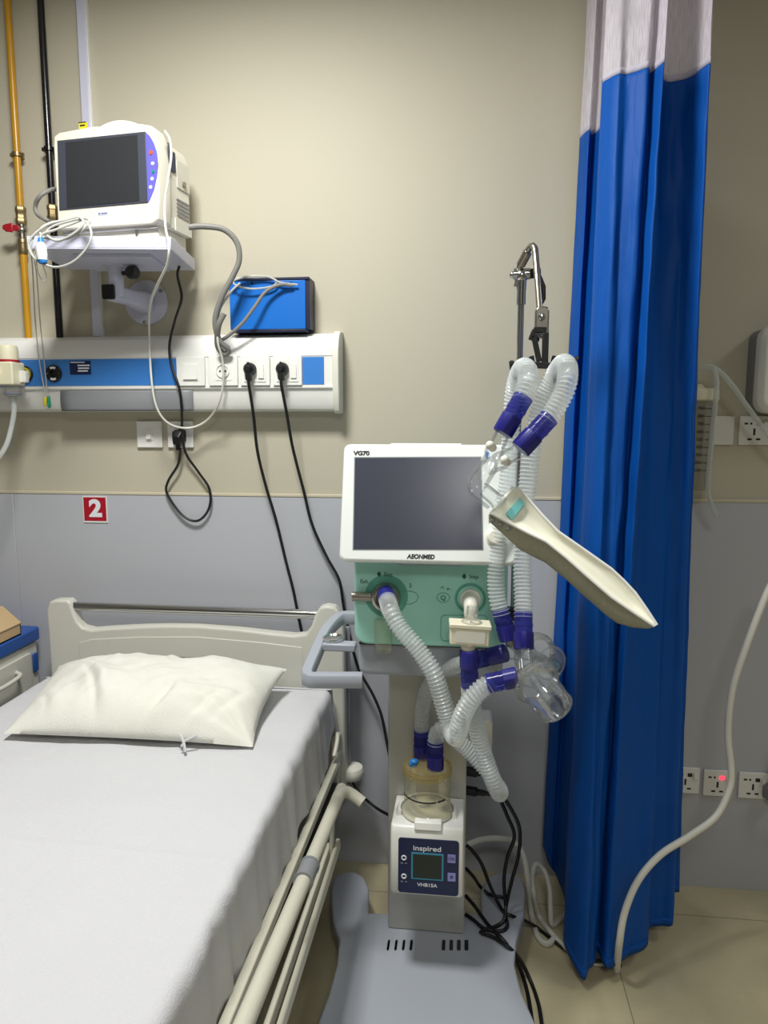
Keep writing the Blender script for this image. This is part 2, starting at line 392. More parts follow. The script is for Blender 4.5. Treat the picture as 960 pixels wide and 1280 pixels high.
a0, a1 = PF.hit(76, 500)[0], PF.hit(241, 500)[0]
mb = MB().grid(lambda u, v: V((a0+(a1-a0)*u+(.015*(1-abs(2*u-1)**8) if 0 else 0), W-.0775-.004*math.sin(v*PI), 1.5265+.066*v)), 12, 8)
mb.obj('lower_recess', 'grey', hp, solid=.004)
rec = bpy.context.scene.collection.objects['lower_recess']
# module plates
def module(px0, px1, kind):
    a0, a1 = PF.hit(px0, 465)[0], PF.hit(px1, 465)[0]
    m = MB().slab(PF, a0, a1, 1.603, 1.691, .0005, .009, .003).obj('module_plate', 'white', hp, bevel=.0015)
    c = (a0+a1)/2
    if kind == 'rocker':
        MB().slab(PF, c-.026, c+.026, 1.619, 1.673, .009, .0105, .002).obj('rocker_frame', 'white', m)
        MB().loft([[PF.w(a, b, .0105) for a, b in rrect(c-.023, c+.023, 1.622, 1.67, .002)], [PF.w(a, b, .0105+.004*(1 if b < 1.64 else .3)) for a, b in rrect(c-.022, c+.022, 1.623, 1.669, .002)]]).obj('rocker', 'white', m)
    if kind == 'round':
        MB().slab(PF, c-.026, c+.026, 1.619, 1.673, .009, .0105, .002).obj('socket_frame', 'white', m)
        MB().lathe(PF.w(c, 1.647, .0105), PF.n, [(.021, 0), (.021, .003), (.019, .004), (.018, .001), (.0001, .0006)]).obj('round_socket', 'panelwhite', m)
        mb = MB()
        for s in (-1, 1): mb.cyl(PF.w(c+s*.0085, 1.647, .0095), PF.w(c+s*.0085, 1.647, .0125), .0028, n=12); mb.slab(PF, c-.002, c+.002, 1.647+s*.0155-.002, 1.647+s*.0155+.002, .0095, .0135)
        mb.obj('pin_hole', 'ink', m)
    if kind == 'pair':
        for x0, x1, nm in ((-.034, .004, 'socket_insert'), (.006, .034, 'rocker')):
            MB().slab(PF, c+x0, c+x1, 1.614, 1.680, .009, .011, .002).obj(nm+'_frame', 'white', m)
        MB().slab(PF, c+.011, c+.029, 1.624, 1.668, .011, .0145, .002).obj('rocker', 'white', m, bevel=.001)
    return c
module(222, 257, 'rocker'); csock = module(262, 298, 'round'); cp1 = module(301.5, 338, 'pair'); cp2 = module(342, 378, 'pair')
# gas outlets
def outlet(px, py, ring):
    a, b = PF.hit(px, py)
    o = MB().lathe(PF.w(a, b, .0005), PF.n, [(.0265, 0), (.0265, .006), (.0245, .008), (.0105, .008), (.010, .002), (.0001, .002)], 36).obj('gas_outlet', 'rubber', hp)
    if ring: MB().lathe(PF.w(a, b, .0082), PF.n, [(.022, 0), (.022, .0008), (.0145, .0008), (.0145, 0)], 32, caps=False).obj('outlet_ring', 'yellowtag', o)
    else:
        for s in (1, -1):
            mb = MB(); q = [(.0215*math.cos(t), .0215*math.sin(t)) for t in [s*PI/2-.52+1.04*i/8 for i in range(9)]]+[(.0145*math.cos(t), .0145*math.sin(t)) for t in [s*PI/2+.52-1.04*i/8 for i in range(9)]]
            mb.prism([PF.w(a+x, b+y, .0081) for x, y in q], PF.n*.0006); mb.obj('outlet_label', 'inkwhite', o)
    for s in (-1, 1): MB().cyl(PF.w(a+s*.018, b, .008), PF.w(a+s*.018, b, .0095), .0018, n=8).obj('screw', 'steel', o)
    return a, b
outlet(68, 467, 0); ga, gb = outlet(32, 468, 1)
a0, b0 = PF.hit(88, 468.5); a1, b1 = PF.hit(113.5, 451)
st = MB().slab(PF, a0, a1, b0, b1, .0013, .0019, .001).obj('sticker', 'panelblue', hp, label='dark blue sticker with small white print')
mb = MB()
for r_, (x0, x1) in enumerate(((.38, .95), (.4, .92), (.38, .85))):
    mb.slab(PF, a0+(a1-a0)*x0, a0+(a1-a0)*x1, b0+(b1-b0)*(.62-.2*r_), b0+(b1-b0)*(.72-.2*r_), .0019, .0022)
mb.slab(PF, a0+.003, a1-.02, b1-.006, b1-.003, .0019, .0022)
mb.obj('print', 'inkwhite', st)
# ------------------------------------------------------------------ vacuum regulator at far left, plugged into the panel
Yr = W-.155
def rz(py): return PY(12, py, Yr).z
rx = PY(13, 470, Yr).x
rg = thing('gas_regulator', 'cream gas regulator with ribbed knob and yellow dial plugged into panel at left edge', 'regulator', (rx, Yr, rz(505)))
mb = MB().slab(Fr((rx, Yr, 0), (1, 0, 0), (0, 0, 1)), -.034, .030, rz(482), rz(453), -.03, .035, .006); mb.obj('body', 'cream', rg, bevel=.004)
n = 18; ring = lambda r: [(r*(1+.035*(i % 2))*math.cos(2*PI*i/(2*n)), r*(1+.035*(i % 2))*math.sin(2*PI*i/(2*n))) for i in range(2*n)]
MB().loft([[V((rx-.004+x, Yr+y, zz)) for x, y in ring(r)] for r, zz in ((.029, rz(451)), (.029, rz(436)), (.027, rz(432.5)), (.022, rz(431.5)))]).obj('knob', 'cream', rg)
MB().cyl((rx-.004, Yr, rz(453)), (rx-.004, Yr, rz(450)), .033).obj('collar', 'red', rg, label='red collar under the knob')
dl = MB().lathe((rx-.03, Yr-.034, rz(466)), (0, -1, 0), [(.022, 0), (.022, .006), (.019, .008), (.018, .004), (.0001, .004)]).obj('dial', 'cream', rg)
MB().cyl((rx-.03, Yr-.038, rz(466)), (rx-.03, Yr-.0395, rz(466)), .0165).obj('dial_face', 'yellowtag', dl)
mb = MB().cyl((rx, Yr+.03, rz(467)), (PF.w(ga, gb).x, W-.092, gb), .012)
mb.obj('probe', 'rubber', rg)
MB().slab(Fr((rx+.03, Yr+.012, rz(470)), (1, 0, 0), (0, 0, 1)), -.002, .020, -.020, .016, -.006, .012, .004).obj('lever', 'white', rg, bevel=.002)
mb = MB().lathe((rx+.004, Yr, rz(482)), (0, 0, -1), [(.026, 0), (.026, .022), (.024, .03), (.012, .036), (.008, .045), (.0085, .048), (.007, .054)])
mb.obj('cup', 'clear', rg)
MB().torus((rx+.004, Yr, rz(492)), (0, 0, 1), .026, .0015).obj('cup_band', 'inkgrey', rg)
t = (MB().tube([(rx+.004, Yr, rz(500)), (rx+.004, Yr, rz(515)), PY(14, 535, Yr-.01), PY(8, 556, Yr-.03), PY(-4, 575, Yr-.05), PY(-20, 590, Yr-.06)], .0075).obj('drain_hose', 'hose2', rg, label='soft translucent hose'))
# ------------------------------------------------------------------ wall plates
def wplate(px, py, c0, w, name, label, cat, kind, group=None, mat='panelwhite'):
    a, b = WF.hit(px, py); h = w/2
    t = thing(name, label, cat, WF.w(a, b-h, c0), group)
    pl = MB().slab(WF, a-h, a+h, b-h, b+h, c0, c0+.009, .003).obj('plate', mat, t, bevel=.002)
    if kind == 'switch':
        MB().slab(WF, a-.011, a+.011, b-.019, b+.019, c0+.009, c0+.0105, .002).obj('switch_frame', mat, t)
        MB().loft([[WF.w(a+x, b+y, c0+.0105) for x, y in rrect(-.008, .008, -.015, .015, .001)], [WF.w(a+x, b+y, c0+.0105+(.007 if y < 0 else .001)) for x, y in rrect(-.0075, .0075, -.014, .014, .001)]]).obj('rocker', 'white', t)
    if kind in ('uni', 'unilit'):
        mb = MB()
        for x, y, sx, sy in ((-.024, .02, .005, .0028), (-.010, .02, .003, .003), (0, -.004, .003, .010), (-.012, -.026, .006, .0028), (.012, -.026, .006, .0028)):
            mb.slab(WF, a+x-sx, a+x+sx, b+y-sy, b+y+sy, c0+.0088, c0+.0094, .001)
        mb.obj('pin_hole', 'ink', t)
        MB().slab(WF, a+.006, a+.020, b+.014, b+.026, c0+.009, c0+.0096, .001).obj('neon', 'glowred' if kind == 'unilit' else 'ink', t, label='glowing red indicator' if kind == 'unilit' else None)
        MB().slab(WF, a+.024, a+.036, b+.006, b+.028, c0+.009, c0+.014, .002).obj('rocker', 'white', t, bevel=.001)
        if kind == 'unilit': MB().sphere(WF.w(a+.010, b+.019, c0+.0095), .0065, sq=(1, .5, 1)).obj('lamp', 'glowred', t, label='lit red pilot lamp')
    if kind == 'round3':
        mb = MB()
        for x, y, r in ((0, .016, .0045), (-.011, -.008, .0035), (.011, -.008, .0035), (-.028, .028, .0028)): mb.cyl(WF.w(a+x, b+y, c0+.0088), WF.w(a+x, b+y, c0+.0095), r, n=12)
        mb.obj('pin_hole', 'ink', t)
        MB().slab(WF, a+.022, a+.034, b+.012, b+.030, c0+.009, c0+.014, .002).obj('rocker', 'white', t, bevel=.001)
    return a, b
wplate(188, 543, 0, .086, 'switch_plate', 'square white switch plate under the service panel, left of the plugged socket', 'switch', 'switch')
s2a, s2b = wplate(226.5, 543, 0, .086, 'wall_socket', 'square white wall socket under the service panel holding a black plug', 'socket', 'round3')
wplate(897.5, 538, 0, .086, 'blank_plate', 'blank white wall plate partly behind the graduated canister', 'wall plate', 'none')
wplate(941.5, 538, 0, .086, 'wall_socket', 'white wall socket under the dispenser with a clear tube crossing it', 'socket', 'uni')
wplate(855, 973, .006, .086, 'wall_socket', 'low white wall socket half hidden behind the curtain edge', 'socket', 'uni')
wplate(895, 976.5, .006, .086, 'wall_socket', 'low white wall socket with a glowing red lamp behind white cable', 'socket', 'unilit')
wplate(939, 979.5, .006, .086, 'wall_socket', 'low white wall socket at the right edge beside the grey plug', 'socket', 'uni')
# number sign
a, b = WF.hit(120.5, 636.5)
t = thing('number_sign', 'small square red sign with a white number 2 on grey wall', 'sign', WF.w(a, b-.042, .006))
MB().slab(WF, a-.042, a+.042, b-.044, b+.044, .006, .009).obj('backing', 'panelwhite', t)
MB().slab(WF, a-.039, a+.039, b-.038, b+.041, .009, .0098).obj('red_face', 'signred', t)
text('numeral', '2', WF, a+.002, b+.0015, .077, 'inkwhite', t, c=.010, bold=.0035, sx=1.12)
# ------------------------------------------------------------------ blue box on the panel
Yb = W-.075
a0 = PY(288, 414, Yb); a1 = PY(384, 414, Yb); zt = PY(336, 362, Yb).z; z0 = 1.772; ztb = PY(336, 347, Yb).z
t = thing('wall_tray', 'blue metal box standing on the service panel with coiled cable on top', 'box', ((a0.x+a1.x)/2, W-.04, z0))
x0, x1 = a0.x, a1.x-.004
mb = MB().box(x0, x1, Yb, W-.002, z0, ztb-.008); mb.obj('case', 'boxblue', t, bevel=.002)
mb = MB().box(x0, x1+.012, Yb-.002, W, ztb-.008, ztb); mb.box(x1, x1+.012, Yb+.002, W, z0, ztb-.008); mb.box(x0+.01, x1, Yb-.001, W, z0-.008, z0)
mb.obj('rim', 'navy', t, bevel=.0015, label='dark navy rim along top and right side')
BF = Fr((0, Yb-.0005, 0), (1, 0, 0), (0, 0, 1)); mb = MB()
for px in (315, 364): a, b = BF.hit(px, 354); mb.cyl(BF.w(a, b, 0), BF.w(a, b, .001), .004, n=12)
mb.obj('screw_hole', 'navy', t)
# ------------------------------------------------------------------ monitor bracket
zt_ = 1.955
c1 = PZ(34, 311, zt_); c2 = PZ(214, 312, zt_); c3 = PZ(243, 333, zt_)
rdir = V((c2.x-c1.x, c2.y-c1.y, 0)); wd = rdir.length; rdir.normalize(); bdir = V((-rdir.y, rdir.x, 0)); dep = .27
TF = Fr((c1.x, c1.y, zt_), rdir, (0, 0, 1))
mt = thing('monitor_bracket', 'pale lilac wall bracket tray carrying the patient monitor', 'bracket', TF.w(wd/2, 0, -dep/2)-V((0, 0, .25)))
lip = PY(120, 292, c1.y).z-zt_
mb = MB().slab(TF, 0, wd, 0, .004, -dep, 0); mb.slab(TF, 0, wd, .004, lip, -.003, 0); mb.slab(TF, 0, .003, .004, lip, -dep, -.003); mb.slab(TF, wd-.003, wd, .004, lip, -dep, -.003)
mb.slab(TF, .10, wd-.07, -.010, 0, -dep+.03, -.05)
mb.obj('tray', 'lilac', mt, bevel=.001)
# post under the tray
Yp = W-.185
ptop = PY(144, 320, Yp); pbot = PY(144, 372, Yp); ax = ptop.x
MB().cyl((ax, Yp, zt_+.002), (ax, Yp, pbot.z), .021, n=24).obj('post', 'lilac', mt)
MB().cyl((ax, Yp, zt_-.012), (ax, Yp, zt_), .034, n=24).obj('post_flange', 'lilac', mt)
kb = PY(166, 341, Yp-.005)
MB().lathe((ax+.015, Yp, kb.z), (1, -.25, 0), [(.006, 0), (.006, .025), (.016, .028), (.019, .036), (.019, .052), (.014, .058)], 16).obj('clamp_knob', 'rubber', mt, label='black clamp knob')
e = PY(138, 365, Yp-.02)
AF = Fr((e.x, Yp-.028, e.z), (1, 0, 0), (0, 0, 1))
pd = PY(182, 378, W-.01)
# arm from the post to the wall plate
mb = MB(); A = V((e.x+.004, Yp-.024, e.z)); B = V((pd.x, W-.012, pd.z-.004))
mb.loft([[A+V((a*.9, 0, b)) for a, b in rrect(-.02, .02, -.026, .022, .012)], [A.lerp(B, .5)+V((a, 0, b)) for a, b in rrect(-.018, .018, -.022, .024, .012)], [B+V((a, 0, b)) for a, b in rrect(-.028, .028, -.03, .034, .016)]])
mb.obj('arm', 'lilac', mt, bevel=.003)
MB().slab(AF, -.020, .018, -.022, .020, -.002, .006, .005).obj('arm_end_cap', 'rubber', mt, bevel=.002, label='black square end cap')
mb = MB().lathe((pd.x, W, pd.z), (0, -1, 0), [(.070, 0), (.070, .007), (.067, .010), (.0001, .011)], 48); mb.obj('wall_plate', 'lilac', mt)
for px, py in ((201, 364), (181, 403), (160, 366)): q = PY(px, py, W-.01); MB().lathe((q.x, W-.009, q.z), (0, -1, 0), [(.0065, 0), (.0065, .003), (.003, .005)], 12).obj('screw', 'steel', mt)
# ------------------------------------------------------------------ patient monitor
ya = math.radians(-7.6); mr_ = V((math.cos(ya), math.sin(ya), 0))
zb = 2.038
q = PZ(199.5, 279, zb)
MF = Fr(q, mr_, (0, 0, 1)); h = MF.hit
aL = h(74, 283)[0]; aR = 0.002; bT = h(72, 169)[1]; bTR = h(190, 155)[1]; dm = .175
pm = thing('patient_monitor', 'off-white bedside patient monitor with dark screen and violet key strip on bracket tray', 'monitor', MF.w(aL/2, 0, -dm/2)-V((0, 0, .03)))
# front housing with a gently arched top
top = [(aR-.004, bTR-.025), (aR-.012, bTR-.006), (aR-.05, bTR+.003), (aR-.09, bTR+.001), (aL*.6, bT+.010), (aL+.02, bT+.004), (aL+.004, bT-.004)]
outl = [(aL, .004), (aL+.006, 0), (aR-.012, -.004), (aR+.003, .012)]+top
# the bow of the right edge (bulging round the key strip)
outl = [(aL, .006), (aL+.008, 0), (aR-.02, -.003), (aR-.001, .008), (aR+.004, .06), (aR+.004, .16)]+top+[(aL, bT-.03)]
MB().loft([[MF.w(a*.985-.002, b*.99+.001, .008) for a, b in outl], [MF.w(a, b, 0) for a, b in outl], [MF.w(a, b, -.055) for a, b in outl]]).obj('front_housing', 'monitor', pm, bevel=.003, ang=40)
body = [(aL+.012, .0), (aR-.004, .0), (aR-.002, bTR-.055), (aR-.018, bTR-.02), (aL+.03, bT-.014), (aL+.012, bT-.03)]
bk = MB().loft([[MF.w(a, b, -.055) for a, b in body], [MF.w(a, b, -dm) for a, b in body]]).obj('rear_housing', 'monitor', pm, bevel=.006)
# carrying handle: an arch on top
hl = h(108, 160)[0]; hr = h(178, 150)[0]
arch = [MF.w(hl+(hr-hl)*i/12, bT-.004+(bTR-bT)*i/12+.030*math.sin(PI*(i/12))**.8, -.03) for i in range(13)]
n_ = len(arch); base_ = [MF.w(hl+(hr-hl)*i/12, bT-.012+(bTR-bT)*i/12, -.03) for i in range(13)]
MB().loft([[p+MF.n*c+MF.u*d for p in arch]+[p+MF.n*c for p in base_[::-1]] for c, d in ((.022, -.007), (.017, 0), (-.017, 0), (-.022, -.007))]).obj('handle', 'monitor', pm, bevel=.002, ang=50)
B0 = [h(74.5, 177.5), h(184.5, 166), h(187, 254.5), h(77, 264)]
MB().prism([MF.w(a, b, .0075) for a, b in B0][::-1], MF.n*.003).obj('screen_bezel', 'bezel', pm, bevel=.001)
S0 = [h(85, 180), h(174.5, 170.5), h(177, 252.5), h(87, 261)]
MB().prism([MF.w(a, b, .0104) for a, b in S0][::-1], MF.n*.0012).obj('screen', 'screen', pm)
kp = [h(184.8, 167), h(190, 172), h(194.5, 180), h(198, 191), h(199.5, 205), h(198.5, 222), h(195, 238), h(190, 250), h(187.2, 254.5)]
MB().prism([MF.w(a, b, .0080) for a, b in kp], MF.n*.0022).obj('key_strip', 'keys', pm, label='violet curved key strip')
for i, (px, py) in enumerate(((191.3, 192.5), (193.5, 206), (194, 216), (192.8, 225), (191, 235.5))):
    a, b = h(px, py)
    MB().lathe(MF.w(a, b, .0100), MF.n, [(.0062 if i == 0 else .005, 0), (.0058 if i == 0 else .0045, .0016), (.002, .0018)], 16).obj('key', ('orange', 'inkwhite', 'green', 'inkwhite', 'inkwhite')[i], pm)
a, b = h(131, 268); mk = MB().slab(MF, a-.017, a+.017, b-.0055, b+.0055, .0072, .0086, .001).obj('name_plate', 'lilac', pm)
MB().slab(MF, a-.014, a-.009, b-.003, b+.003, .0086, .0089).obj('logo_mark', 'inkgrey', mk)
MB().slab(MF, a-.006, a+.014, b-.002, b+.002, .0086, .0089).obj('logo_mark', 'inkgrey', mk)
a, b = h(173.5, 263.5); MB().torus(MF.w(a, b, .008), MF.n, .006, .0008).obj('power_button_ring', 'cream', pm)
a, b = h(102, 157.5); b += .004; yt = MB().slab(MF, a-.012, a+.012, b-.010, b+.008, -.010, -.004, .002).obj('yellow_tag', 'yellowtag', pm, label='small yellow tag at top edge')
mb = MB(); mb.slab(MF, a-.008, a+.008, b-.003, b+.001, -.0042, -.0035); mb.slab(MF, a-.012, a+.012, b+.006, b+.008, -.004, -.0032); mb.obj('print', 'ink', yt)
# legs / recorder module under the monitor
mb = MB().slab(MF, aL+.02, aR-.015, zt_-zb+.0045, .0, -dm+.01, -.012); mb.obj('base_module', 'monitor', pm, bevel=.003)
mb = MB(); mb.tube([MF.w(aL+.012, -.008, -.004), MF.w(aR-.01, -.008, -.004)], .0035, smooth=False)
for f_ in (.18, .76): a = aL+(aR-aL)*f_; mb.tube([MF.w(a, -.008, -.005), MF.w(a, zt_-zb+.005, -.006)], .0035, smooth=False)
mb.obj('rail', 'chrome', pm)
# right flank details
SF = Fr(MF.w(aR-.002, 0, 0), -MF.n, (0, 0, 1))
def sl(d0, d1, z0, z1, t0, t1, nm, mat, lab=None, r=.002): return MB().slab(SF, d0, d1, z0, z1, t0, t1, r).obj(nm, mat, pm, label=lab)
sl(.068, .092, bTR-.10, bTR-.045, 0, .003, 'module_label', 'panelblue', 'dark label on flank')
sl(.052, .06, bTR-.11, bTR-.03, .002, .0055, 'connector_strip', 'bezel')
sl(.10, .168, bTR-.135, bTR-.06, 0, .0025, 'side_cover', 'monitor')
sl(.125, .14, bTR-.125, bTR-.112, .0025, .008, 'side_latch', 'steel')
for k in range(5): sl(.095, .168, .045+.011*k, .0495+.011*k, 0, .0012, 'vent_slot', 'grey')
sl(.08, .170, .0, .035, 0, .004, 'side_block', 'offwhite')
# ------------------------------------------------------------------ cables round the monitor
def cable(name, pts, r, mat, label, cat='cable', **k):
    return tag(MB().tube(PT(*pts) if len(pts[0]) == 3 and not isinstance(pts[0], V) else pts, r, n=8, **k).obj(name, mat), label, cat)
Yl = c1.y-.02
t = thing('sensor_cable', 'coiled grey sensor cable with blue and white connector hanging over front of monitor tray', 'cable', PY(80, 330, Yl))
coil = [(76, 276, Yl+.06), (62, 279, Yl+.02), (50, 287, Yl), (55, 297, Yl-.004), (80, 299, Yl-.006), (100, 290, Yl-.004), (112, 278, Yl), (105, 273, Yl+.01), (85, 277, Yl+.006), (64, 284, Yl-.004), (58, 293, Yl-.012), (72, 301, Yl-.014), (92, 292, Yl-.012), (104, 280, Yl-.006), (99, 272, Yl+.01), (84, 275, Yl+.012), (60, 281, Yl+.002), (40, 296, Yl-.012), (36, 310, Yl-.016), (46, 325, Yl-.018), (68, 334, Yl-.018), (90, 328, Yl-.018), (107, 312, Yl-.017), (114, 297, Yl-.015), (112, 284, Yl-.005), (104, 275, Yl+.012), (92, 279, Yl+.008), (70, 287, Yl-.008), (52, 293, Yl-.02), (51, 300, Yl-.024)]
MB().tube(PT(*coil), .0032, n=8).obj('cord', 'graycable', t)
q0 = PY(50.5, 297, Yl-.024); q1 = PY(51, 303, Yl-.024); q2 = PY(53, 325, Yl-.022); q3 = PY(54, 329, Yl-.022)
MB().cyl(q0, q1, .0055, .008, 14).obj('strain_relief', 'bluecap', t, label='blue sleeve of the connector')
MB().lathe(q1, q2-q1, [(.008, 0), (.013, .01), (.014, .03), (.0125, (q2-q1).length)], 16).obj('connector', 'white', t)
MB().cyl(q2, q3, .0125, .010, 14).obj('connector_tip', 'bluecap', t, label='blue tip of the connector')
# thin lead wires with green/yellow tips
Yw = W-.20
t = thing('lead_wire', 'pair of thin grey lead wires with green and yellow clip tips hanging before the panel', 'cable', PY(60, 510, W-.1))
MB().tube(PT((44, 290, Yl-.004), (39, 310, Yl-.008), (41, 340, Yl+.02), (44, 400, W-.13), (49, 450, W-.115), (56, 490, W-.11), (57, 497, W-.11)), .0018, n=6).obj('wire', 'graycable', t)
MB().tube(PT((48, 300, Yl-.02), (43, 322, Yl-.008), (46, 345, Yl+.02), (50, 400, W-.13), (55, 450, W-.115), (58, 480, W-.11), (59, 496, W-.11)), .0018, n=6).obj('wire', 'graycable', t)
MB().tube(PT((52, 327, Yl-.022), (58, 345, Yl), (57, 352, Yl), (49, 345, Yl), (46, 330, Yl-.012), (44, 315, Yl-.008)), .0016, n=6).obj('wire', 'graycable', t)
MB().lathe(PY(60.5, 495, W-.11), PY(62, 511, W-.11)-PY(60.5, 495, W-.11), [(.003, 0), (.005, .008), (.0055, .03), (.003, .038)], 12).obj('clip_tip', 'green', t, label='green clip')
MB().lathe(PY(57, 496, W-.115), PY(56, 509, W-.115)-PY(57, 496, W-.115), [(.003, 0), (.005, .006), (.005, .026), (.003, .03)], 12).obj('clip_tip', 'yellowtag', t, label='yellow clip')
# grey loop hose behind the monitor, left
tag(MB().tube(PT((92, 238, W-.17), (80, 237, W-.17), (70, 236.5, W-.19), (62, 238, W-.23), (50, 245, W-.25), (44, 258, W-.24), (47, 268, W-.24), (58, 275, W-.24), (66, 278, W-.2), (78, 279, W-.18), (92, 278, W-.17)), .0062).obj('looped_hose', 'hosegrey'), 'short dark grey hose looping out behind the left of the monitor', 'hose')
# white cable from the monitor flank down to the socket
Ym = MF.o.y-.02
pts = [(206, 164, Ym+.03), (212, 174, Ym+.02), (214, 195, Ym+.01), (210, 225, Ym), (206, 255, Ym-.005), (207, 285, Ym-.03), (211, 305, Yl-.01), (209, 330, Yl), (196, 358, 1.9), (187, 385, 1.98), (187, 430, W-.13), (190, 480, W-.125), (197, 512, W-.12), (212, 530, W-.10), (236, 535, W-.07), (258, 526, W-.06), (273, 505, W-.09), (279, 478, W-.105), (278, 450, W-.12), (272, 425, W-.14), (274, 390, W-.14), (288, 366, W-.12), (300, 354, W-.10)]
cable('signal_cable', pts, .0033, 'whitecable', 'thin white cable hanging from monitor in a long loop below the panel')
# black power cord of the monitor
pts = [(224, 333, W-.14), (222, 345, W-.15), (227, 372, W-.14), (219, 400, W-.12), (212, 430, W-.105), (214, 455, W-.102), (224, 485, W-.105), (227, 510, W-.095), (228, 545, W-.06), (233, 568, W-.03), (248, 590, W-.022), (262, 612, W-.022), (261, 636, W-.022), (247, 651, W-.022), (228, 644, W-.022), (209, 617, W-.022), (210, 602, W-.022), (222, 582, W-.025), (225, 568, W-.03), (225.5, 560, W-.038)]
t = thing('power_cord', 'black power cord looping below the small wall socket under the panel', 'power cord', PY(228, 652, W-.022))
MB().tube(PT(*pts), .0042, n=8).obj('cord', 'rubber', t)
PL = Fr(WF.w(s2a, s2b-.004, .009), (1, 0, 0), (0, 0, 1))
MB().loft([[PL.w(a, b, 0) for a, b in rrect(-.020, .020, -.022, .020, .008)], [PL.w(a, b, .022) for a, b in rrect(-.018, .018, -.022, .016, .008)], [PL.w(a, b-.006, .036) for a, b in rrect(-.010, .010, -.022, .004, .006)]]).obj('plug', 'rubber', t, bevel=.002)
MB().cyl(PL.w(0, -.020, .018), PL.w(-.002, -.046, .018), .009, .006, 12).obj('strain_relief', 'rubber', t)
# thick grey hose from the monitor to the blue box
t = thing('pressure_hose', 'thick grey pressure hose arching from monitor down to the blue box and coiled there', 'hose', PY(285, 440, W-.15))
MB().tube(PT((236, 284, W-.19), (255, 283, W-.18), (280, 287, W-.165), (296, 303, W-.155), (299, 325, W-.15), (291, 345, W-.15), (277, 372, W-.15), (269, 400, W-.145), (274, 425, W-.13), (286, 437, W-.11), (280, 443, W-.105), (272, 432, W-.12), (273, 408, W-.15), (280, 392, W-.15)), .0085).obj('hose', 'hosegrey', t)
MB().tube(PT((272, 428, W-.115), (285, 420, W-.12), (303, 404, W-.12), (318, 384, W-.115), (332, 365, W-.105), (350, 356, W-.095), (366, 357, W-.086)), .0052).obj('hose', 'hosegrey', t)
MB().tube(PT((288, 354, W-.10), (300, 347, W-.092), (325, 345, W-.09), (345, 350, W-.088), (340, 358, W-.09), (315, 361, W-.095), (296, 357, W-.10), (292, 351, W-.098), (310, 346, W-.095), (335, 346, W-.09), (350, 353, W-.09), (372, 356, W-.086)), .0028, n=6).obj('thin_tube', 'graycable', t)
MB().lathe(PY(286, 353, W-.10), V((1, 0, 0)), [(.005, 0), (.006, .006), (.004, .012)], 10).obj('hose_connector', 'red', t)
# two black cords plugged into the panel
def panelcord(c, pts, lab):
    t = thing('power_cord', lab, 'power cord', PF.w(c-.014, 1.60, .03))
    PP = Fr(PF.w(c-.013, 1.652, .011), (1, 0, 0), (0, 0, 1))
    pl = MB().lathe(PP.w(0, 0, 0), PP.n, [(.0195, 0), (.0195, .012), (.017, .02), (.012, .03), (.007, .034)], 24); pl.loft([[PP.w(a, b, .014) for a, b in rrect(-.010, .010, -.036, .0, .005)], [PP.w(a, b, .030) for a, b in rrect(-.008, .008, -.034, .0, .005)]]); pl.slab(PP, -.003, .003, .0, .02, .012, .03)
    pl.obj('plug', 'rubber', t, bevel=.002)
    MB().tube([PP.w(0, -.03, .022), PP.w(0, -.042, .022), PP.w(.001, -.056, .020)]+PT(*pts), .0048, n=8).obj('cord', 'rubber', t)
panelcord(cp1, [(317, 520, W-.095), (322, 565, W-.075), (333, 610, W-.05), (345, 650, W-.035), (357, 700, W-.03), (366, 735, W-.03), (374, 775, W-.028), (384, 820, W-.028), (400, 880, W-.028), (417, 915, W-.03), (428, 945, W-.04), (445, 985, W-.06), (468, 1008, W-.1), (492, 1022, W-.16)], 'black power cord from the left plug, passing behind the headboard and bed corner')
panelcord(cp2, [(359, 520, W-.095), (366, 560, W-.075), (380, 615, W-.05), (390, 655, W-.035), (408, 695, W-.03), (424, 725, W-.03), (429, 755, W-.03), (436, 790, W-.035), (448, 835, W-.05), (466, 868, W-.07), (477, 895, W-.09), (484, 930, W-.12), (490, 960, W-.16)], 'black power cord from the right plug, passing behind the ventilator arm')
# ------------------------------------------------------------------ bed
BX1, BX0, BZ = -.40, -1.315, .69       # mattress right edge, left edge, top
YH, YFOOT = 2.03, .12
bed = thing('hospital_bed', 'hospital bed with beige moulded headboard, chrome grab bar and folded side rails', 'bed', ((BX0+BX1)/2, 1.1, 0))
HF_ = Fr((0, 2.10, 0), (1, 0, 0), (0, 0, 1))
hbpx = [(62, 915), (62.5, 760), (66, 750), (73, 748), (88, 748), (93, 752), (95, 760), (101, 775), (107, 782), (118, 785), (140, 783), (180, 780.5), (215, 779.5), (250, 780), (300, 784), (340, 789), (370, 792), (384, 790), (391, 780), (396, 765), (401, 757), (410, 755), (420, 757), (427, 765), (431, 785), (434, 915)]
hb2 = [HF_.hit(*p) for p in hbpx]; zlow = .33
hb2[0] = (hb2[1][0]+.004, zlow); hb2[-1] = (hb2[-2][0]+.004, zlow)
hb2 = hb2[:1]+hb2[1:-1]+hb2[-1:]
hbo = MB().loft([[HF_.w(a, b, c) for a, b in hb2] for c in (.022, -.022)])
hbo = hbo.obj('headboard', 'bedplastic', bed, bevel=.008, seg=3)
ins = [(104, 800), (120, 796), (180, 793), (250, 793), (330, 800), (380, 806)]
i2 = [HF_.hit(*p) for p in ins]; i2 = i2+[(i2[-1][0], .45), (i2[0][0], .45)]
MB().prism([HF_.w(a, b, .0215) for a, b in i2][::-1], HF_.n*.004).obj('raised_panel', 'bedplastic', hbo, bevel=.003)
sl_ = [HF_.hit(210, 822), HF_.hit(250, 822)]
